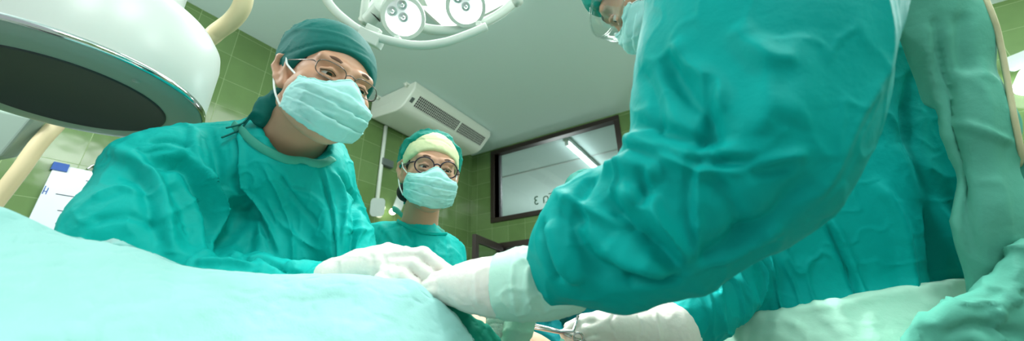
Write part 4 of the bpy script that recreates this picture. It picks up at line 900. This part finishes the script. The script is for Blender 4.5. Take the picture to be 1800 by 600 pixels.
m.folds([
 ([(1165, 95), (1195, 150), (1245, 215), (1255, 260)], .014, -.016), ([(1185, 70), (1200, 110), (1240, 140), (1262, 200)], .010, .010), ([(1262, 150), (1245, 230), (1228, 330), (1222, 460)], .006, .006), ([(1250, 150), (1235, 230), (1216, 330), (1212, 440)], .006, -.006),
 ([(1120, 215), (1180, 240), (1240, 250)], .010, -.012), ([(1100, 250), (1160, 258), (1230, 285)], .010, .014), ([(1060, 300), (1110, 290), (1160, 315)], .012, .014),
 ([(1085, 330), (1140, 370), (1185, 420), (1212, 472)], .010, .012), ([(1060, 345), (1110, 400), (1160, 440), (1212, 474)], .012, -.016), ([(1010, 350), (1050, 410), (1100, 455), (1200, 480)], .012, .014),
 ([(980, 360), (1010, 430), (1060, 480), (1160, 492)], .012, -.016), ([(965, 390), (985, 450), (1020, 500)], .009, .012), ([(950, 390), (960, 440), (985, 500)], .008, -.010), ([(1212, 474), (1280, 430), (1360, 380), (1430, 310)], .012, -.010), ([(1212, 474), (1290, 445), (1370, 395)], .007, .008),
 ([(1212, 474), (1165, 400), (1150, 340)], .007, .008), ([(1260, 262), (1330, 285), (1420, 270)], .007, .006), ([(1255, 275), (1330, 300), (1400, 292)], .006, -.006), ([(1380, 60), (1400, 140), (1380, 220)], .02, .006), ([(1240, 300), (1290, 360), (1310, 430)], .010, -.008), ([(1330, 60), (1345, 150), (1335, 240)], .012, .007), 
 ([(1040, 310), (1020, 345), (1015, 400)], .009, -.010), ([(1130, 120), (1150, 180), (1150, 230)], .010, -.008),
 ([(1095, 498), (1140, 497), (1192, 488)], .006, -.020), ([(1158, 259), (1231, 287), (1345, 282)], .006, -.010), ([(1160, 272), (1231, 298), (1345, 292)], .006, .007), ([(1135, 297), (1130, 368)], .006, -.009), ([(1099, 286), (1085, 315), (1071, 345)], .004, .006), ([(985, 340), (1040, 370), (1108, 402)], .006, .008), ([(1000, 365), (1040, 395), (1075, 430)], .012, -.012), ([(1246, 130), (1250, 200), (1243, 285)], .006, -.009), ([(1290, 40), (1330, 100), (1400, 110)], .010, .006), ([(1224, 292), (1223, 470)], .0035, .004),
 ([(1450, 385), (1480, 450), (1520, 560), (1530, 600)], .006, -.010), ([(1460, 385), (1492, 450), (1532, 560)], .005, .008), ([(1540, 320), (1570, 370), (1590, 430), (1610, 560)], .012, .014), ([(1600, 120), (1600, 260), (1640, 380), (1650, 520)], .014, -.02),
 ([(1620, 100), (1660, 250), (1700, 380), (1720, 520)], .014, .014), ([(1585, 250), (1620, 330), (1690, 440), (1700, 500)], .014, .014)])
proj = lambda V: (lambda v: (900+F*(v@RR)/(v@FF), 300-F*(v@UU)/(v@FF)))(V-CAM)
m.relax(1); uD = norm(np.cross(UU, FF)); pD = P(1370, 500, .68); 
belly = lambda V: np.exp(-(np.linalg.norm((V-pD)*[1, 1, .9], axis=1)/.14)**4)*((V-CAM)@FF > .57)
m.crumple(.0040, .12, (1, 1, 1.5), 71).crumple(.0012, .04, (1, 1, 1.3), 73).crumple(.010, .045, (.7, .7, 2.4), 75, belly)
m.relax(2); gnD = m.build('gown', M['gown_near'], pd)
# waist sash shell; lamp light on the gown's front put into its pale colour
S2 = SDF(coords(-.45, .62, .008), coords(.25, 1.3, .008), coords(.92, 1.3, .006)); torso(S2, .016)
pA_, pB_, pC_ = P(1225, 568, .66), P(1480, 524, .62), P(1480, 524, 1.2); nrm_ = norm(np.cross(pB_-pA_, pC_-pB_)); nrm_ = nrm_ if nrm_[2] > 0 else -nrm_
S2.plane(pB_, nrm_, .004); S2.plane(pB_-nrm_*.20, -nrm_, .004); mb_ = S2.mesh(2); mb_.crumple(.0040, .12, (1, 1, 1.5), 71).crumple(.010, .045, (.7, .7, 2.4), 75, belly).crumple(.002, .03, (1, 1, 1), 77); mb_.relax(2); mb_.build('lit_waist_band', M['pale_and_lit'], pd)
# pale open back panel of the gown with its tan binding
fb = [P(1615, -90, .66), P(1680, 60, .64), P(1722, 220, .62), P(1752, 400, .60), P(1790, 660, .60)]; lo, hi = gown_bounds(fb, .22)
S3 = SDF(*[coords(lo[i], hi[i], .006) for i in range(3)]); S3.chain(fb, [.062, .046, .043, .050, .07], .03, flat=(FF, .42)); S3.cap(P(1615, -60, .64), P(1640, 170, .66), .05, .016, .03, flat=(FF, .5))
S3.cap(P(1822, 290, .62), P(1835, 420, .62), .030, .05, .01)
m = S3.mesh(3); m.folds([([(1640, 30), (1655, 120), (1672, 220), (1690, 330), (1715, 480)], .010, -.022), ([(1630, 40), (1640, 110), (1650, 190)], .010, .012), ([(1668, 215), (1700, 222), (1740, 240), (1780, 250)], .006, .010), ([(1690, 20), (1690, 80), (1700, 130)], .012, -.012), ([(1720, 100), (1735, 250), (1755, 400)], .02, .010)], gain=.7)
m.crumple(.0022, .07, (1, 1, 1.5), 81); fpn = m.build('back_panel', M['gown_pale'], pd)
bnd = collar([(1727, -6), (1742, 30), (1756, 75), (1766, 130), (1776, 190), (1788, 250), (1796, 290)], .0055, 'binding', M['binding'], fpn, m, .5, .002)
kn_ = [P(1630, 600, .56), P(1690, 575, .55), P(1750, 570, .55), P(1820, 545, .55)]; lo, hi = gown_bounds(kn_+[P(1800, 430, .55), P(1700, 680, .55)], .09); S4 = SDF(*[coords(lo[i], hi[i], .005) for i in range(3)])
S4.chain(kn_, [.02, .030, .036, .045], .03, flat=(FF, .6)); S4.chain([P(1800, 440, .56), P(1785, 500, .555), P(1760, 560, .55)], [.018, .024, .03], .02, flat=(FF, .6)); S4.cap(P(1640, 640, .56), P(1820, 640, .56), .045, .05, .03, flat=(FF, .6))
m = S4.mesh(3); m.folds([([(1660, 590), (1720, 575), (1800, 590)], .008, -.010), ([(1740, 560), (1780, 520), (1790, 460)], .006, .006)]); m.crumple(.006, .04, (1, 1, 1), 83); m.build('waist_tie', M['gown_pale'], pd)
shoes(pd, ftD)
# near arm: gauntlet glove reaching left over the knitted cuff
glove('glove', pd, [P(968, 492, .545), P(935, 500, .55), P(900, 504, .553), P(860, 504, .556)], [.046, .047, .0455, .041], [P(860, 504, .556), P(825, 503, .56), P(800, 502, .565)], [.040, .034, .028],
      [([P(805, 486, .57), P(782, 486, .572), P(760, 492, .575), P(744, 502, .578)], .0112), ([P(808, 497, .56), P(782, 498, .562), P(757, 502, .565), P(738, 508, .568)], .0115), ([P(808, 510, .555), P(785, 511, .556), P(764, 512, .558), P(750, 514, .56)], .0112),
       ([P(812, 520, .555), P(795, 523, .556), P(780, 523, .558), P(768, 522, .56)], .0105), ([P(840, 486, .585), P(812, 480, .59), P(788, 483, .59), P(768, 490, .59)], .011)],
      pre=[([(870, 460), (862, 500), (868, 545)], .005, -.0025), ([(905, 455), (896, 500), (905, 555)], .005, .0025), ([(840, 470), (836, 500), (842, 540)], .004, .002)])
cf = [P(985, 489, .54), P(955, 493, .547), P(925, 498, .55), P(898, 502, .553)]; lo, hi = gown_bounds(cf, .09); S5 = SDF(*[coords(lo[i], hi[i], .0035) for i in range(3)]); S5.chain(cf, [.050, .0515, .0525, .0515], .008); S5.cap(P(985, 495, .54), P(960, 515, .545), .045, .034, .02)
m = S5.mesh(2); m.folds([([(945, 440), (925, 500), (940, 560)], .004, .003), ([(965, 450), (945, 500), (960, 555)], .004, -.003), ([(905, 455), (900, 500), (908, 555)], .003, .003)]); m.crumple(.002, .03, (1, 1, 1), 87); m.build('glove_cuff', mat('mint_glove_cuff', lin(188, 230, 214), .6, bump=CLB, sub=.1), pd)
glove('glove', pd, [P(1190, 578, .73), P(1175, 578, .73), P(1140, 578, .725), P(1105, 576, .72)], [.048, .046, .040, .034], [P(1105, 576, .72), P(1080, 573, .715), P(1060, 574, .71)], [.033, .030, .026],
      [([P(1062, 564, .71), P(1035, 563, .705), P(1010, 572, .70), P(992, 588, .70)], .0115), ([P(1060, 575, .70), P(1030, 580, .69), P(1010, 592, .69), P(1000, 604, .69)], .0112), ([P(1060, 586, .70), P(1035, 596, .69), P(1018, 608, .69), P(1010, 620, .69)], .011),
       ([P(1065, 596, .70), P(1045, 610, .69), P(1030, 622, .69)], .0105), ([P(1085, 560, .73), P(1055, 556, .735), P(1025, 562, .735), P(1000, 575, .73)], .0115)],
      pre=[([(1120, 548), (1128, 575), (1122, 600)], .004, -.0025), ([(1150, 545), (1158, 580), (1160, 600)], .004, .0025), ([(1080, 550), (1072, 570), (1080, 585)], .003, -.002)])

# ------------------------------------------------------------------ instruments and things on the field
o = empty('forceps', P(985, 583, .69), 'steel locking forceps with ring handles held in the gloved hand at lower centre', 'forceps')
a, b = P(932, 570, .685), P(985, 584, .685); MB().tube([a, b, P(1040, 606, .68)], [.0028, .0045, .003], 10).build('jaw_arm', M['steel'], o, True)
MB().tube([P(934, 576, .683), b, P(1008, 583, .672), P(1016, 556, .70)], [.0028, .0045, .003, .003], 10).build('jaw_arm', M['steel'], o, True)
for q in (P(1016, 594, .672), P(1050, 618, .67)):
    MB().tube([q+.009*(RR*math.cos(t)+UU*math.sin(t)) for t in np.linspace(0, 2*math.pi, 20, endpoint=False)], .0022, 8, closed=True).build('ring_handle', M['steel'], o, True)
c = P(1038, 612, .86); ax_ = norm(-FF+UU*.55); o = MB().lathe([(.0, -.03), (.05, -.026), (.068, -.008), (.073, .004), (.070, .005), (.064, -.006), (.045, -.020), (0, -.022)], c, -ax_, 48).build('bowl', M['bowl'], None, True); tag(o, 'round pale green bowl behind the gloved hand holding forceps', 'bowl')

# patient under the drapes
pp = empty('person', P(800, 700, .66), 'patient lying under green drapes, a small patch of bare skin showing', 'person')
lo, hi = gown_bounds([P(600, 640, .60), P(905, 690, .69), P(300, 620, .6)], .2); S = SDF(*[coords(lo[i], hi[i], .009) for i in range(3)])
S.chain([P(300, 640, .60), P(600, 660, .60), P(760, 675, .63), P(905, 700, .69)], [.10, .115, .12, .122], .04); S.mesh(2).build('body', M['skin2'], pp)
def sheet(name, crest, rows, m_, par, label, cat, crump=()):
    cr = spline(crest, 6); R_ = []
    for dy, kd, ad in rows: R_.append([P(q[0]+dy*0, q[1]+dy, q[2]*kd+ad) for q in cr])
    R_ = np.array(R_); cols = np.stack([spline(R_[:, j], 8) for j in range(R_.shape[1])], 1); a, b, _ = cols.shape
    V = cols.reshape(-1, 3); Fq = np.array([(i*b+j, i*b+j+1, (i+1)*b+j+1, (i+1)*b+j) for i in range(a-1) for j in range(b-1)]); m = Mesh(V, Fq).subdiv()
    for c_ in crump: m.crumple(*c_)
    o = m.build(name, m_, par); s = o.modifiers.new('t', 'SOLIDIFY'); s.thickness = .0025; s.offset = 0
    return tag(o, label, cat) if par is None else o
sheet('surgical_drape', [(-160, 322, .42), (0, 373, .44), (60, 387, .45), (130, 406, .46), (200, 414, .47), (270, 433, .48), (330, 457, .49), (430, 478, .50), (500, 489, .51), (560, 491, .52), (620, 488, .53), (680, 491, .54), (740, 512, .54), (790, 540, .54), (822, 570, .54), (846, 610, .54), (862, 690, .54)],
      [(420, .95, .22), (220, 1, .14), (60, 1, .06), (8, 1, .014), (0, 1, 0), (14, .97, -.006), (60, .88, 0), (150, .76, 0), (280, .64, 0), (460, .54, 0)], M['drape'], None,
      'pale mint surgical drape mounded over the patient across the lower left', 'drape', [(.011, .13, (1.3, 1.6, 1), 91, None, False), (.005, .06, (1.6, 1, 1), 92, None, False), (.0012, .02, (1, 1, 1), 93)])
sheet('surgical_drape', [(640, 505, .56), (700, 508, .565), (760, 523, .57), (800, 540, .575), (838, 560, .58), (868, 585, .585), (890, 620, .585), (905, 700, .585)],
      [(300, 1, .20), (120, 1, .10), (20, 1, .02), (0, 1, 0), (20, .975, -.004), (80, .93, -.01), (180, .88, -.02)], M['drape_dark'], None,
      'darker green drape edge folded beneath the pale drape at the wound', 'drape', [(.008, .05, (1, 1, 1), 95), (.002, .02, (1, 1, 1), 96)])
sheet('gauze_pad', [(855, 546, .625), (875, 549, .63), (900, 550, .63), (915, 553, .63)], [(100, 1, .06), (6, 1, .008), (0, 1, 0), (30, .99, 0), (90, .96, 0)], M['gauze'], None, 'white gauze pad beside the dark drape edge, under the gloved wrist', 'gauze', [(.003, .02, (1, 1, 1), 97)])
lo, hi = gown_bounds([P(922, 545, .61), P(885, 680, .59)], .06); S = SDF(*[coords(lo[i], hi[i], .004) for i in range(3)]); S.chain([P(925, 543, .615), P(910, 580, .61), P(890, 640, .60), P(880, 680, .60)], [.023, .021, .022, .024], .01)
m = S.mesh(2); m.crumple(.003, .03, (1, 1, 1), 98); o = m.build('rolled_towel', M['pale_and_lit'], None); tag(o, 'pale green rolled towel running down from the large glove cuff', 'towel')

# operating table below the drapes
tc = np.array([-.52, .30]); ux = norm([.67, .75]); uy = np.array([-ux[1], ux[0]]); AX2 = [(ux[0], ux[1], 0), (uy[0], uy[1], 0), (0, 0, 1)]; og = (tc[0], tc[1], 0)
o = empty('operating_table', (tc[0], tc[1], 0), 'steel operating table under the draped patient', 'operating table')
bevel(MB().box((-.75, -.22, .80), (.45, .22, .84), axes=AX2, org=og).build('table_top', M['steelbody'], o)); bevel(MB().box((-.72, -.21, .84), (.43, .21, .90), axes=AX2, org=og).build('mattress', M['black'], o), .015)
MB().box((-.2, -.1, .1), (.05, .1, .80), axes=AX2, org=og).build('column', M['steelbody'], o); bevel(MB().box((-.5, -.2, 0), (.3, .2, .1), axes=AX2, org=og).build('base', M['white'], o), .01)
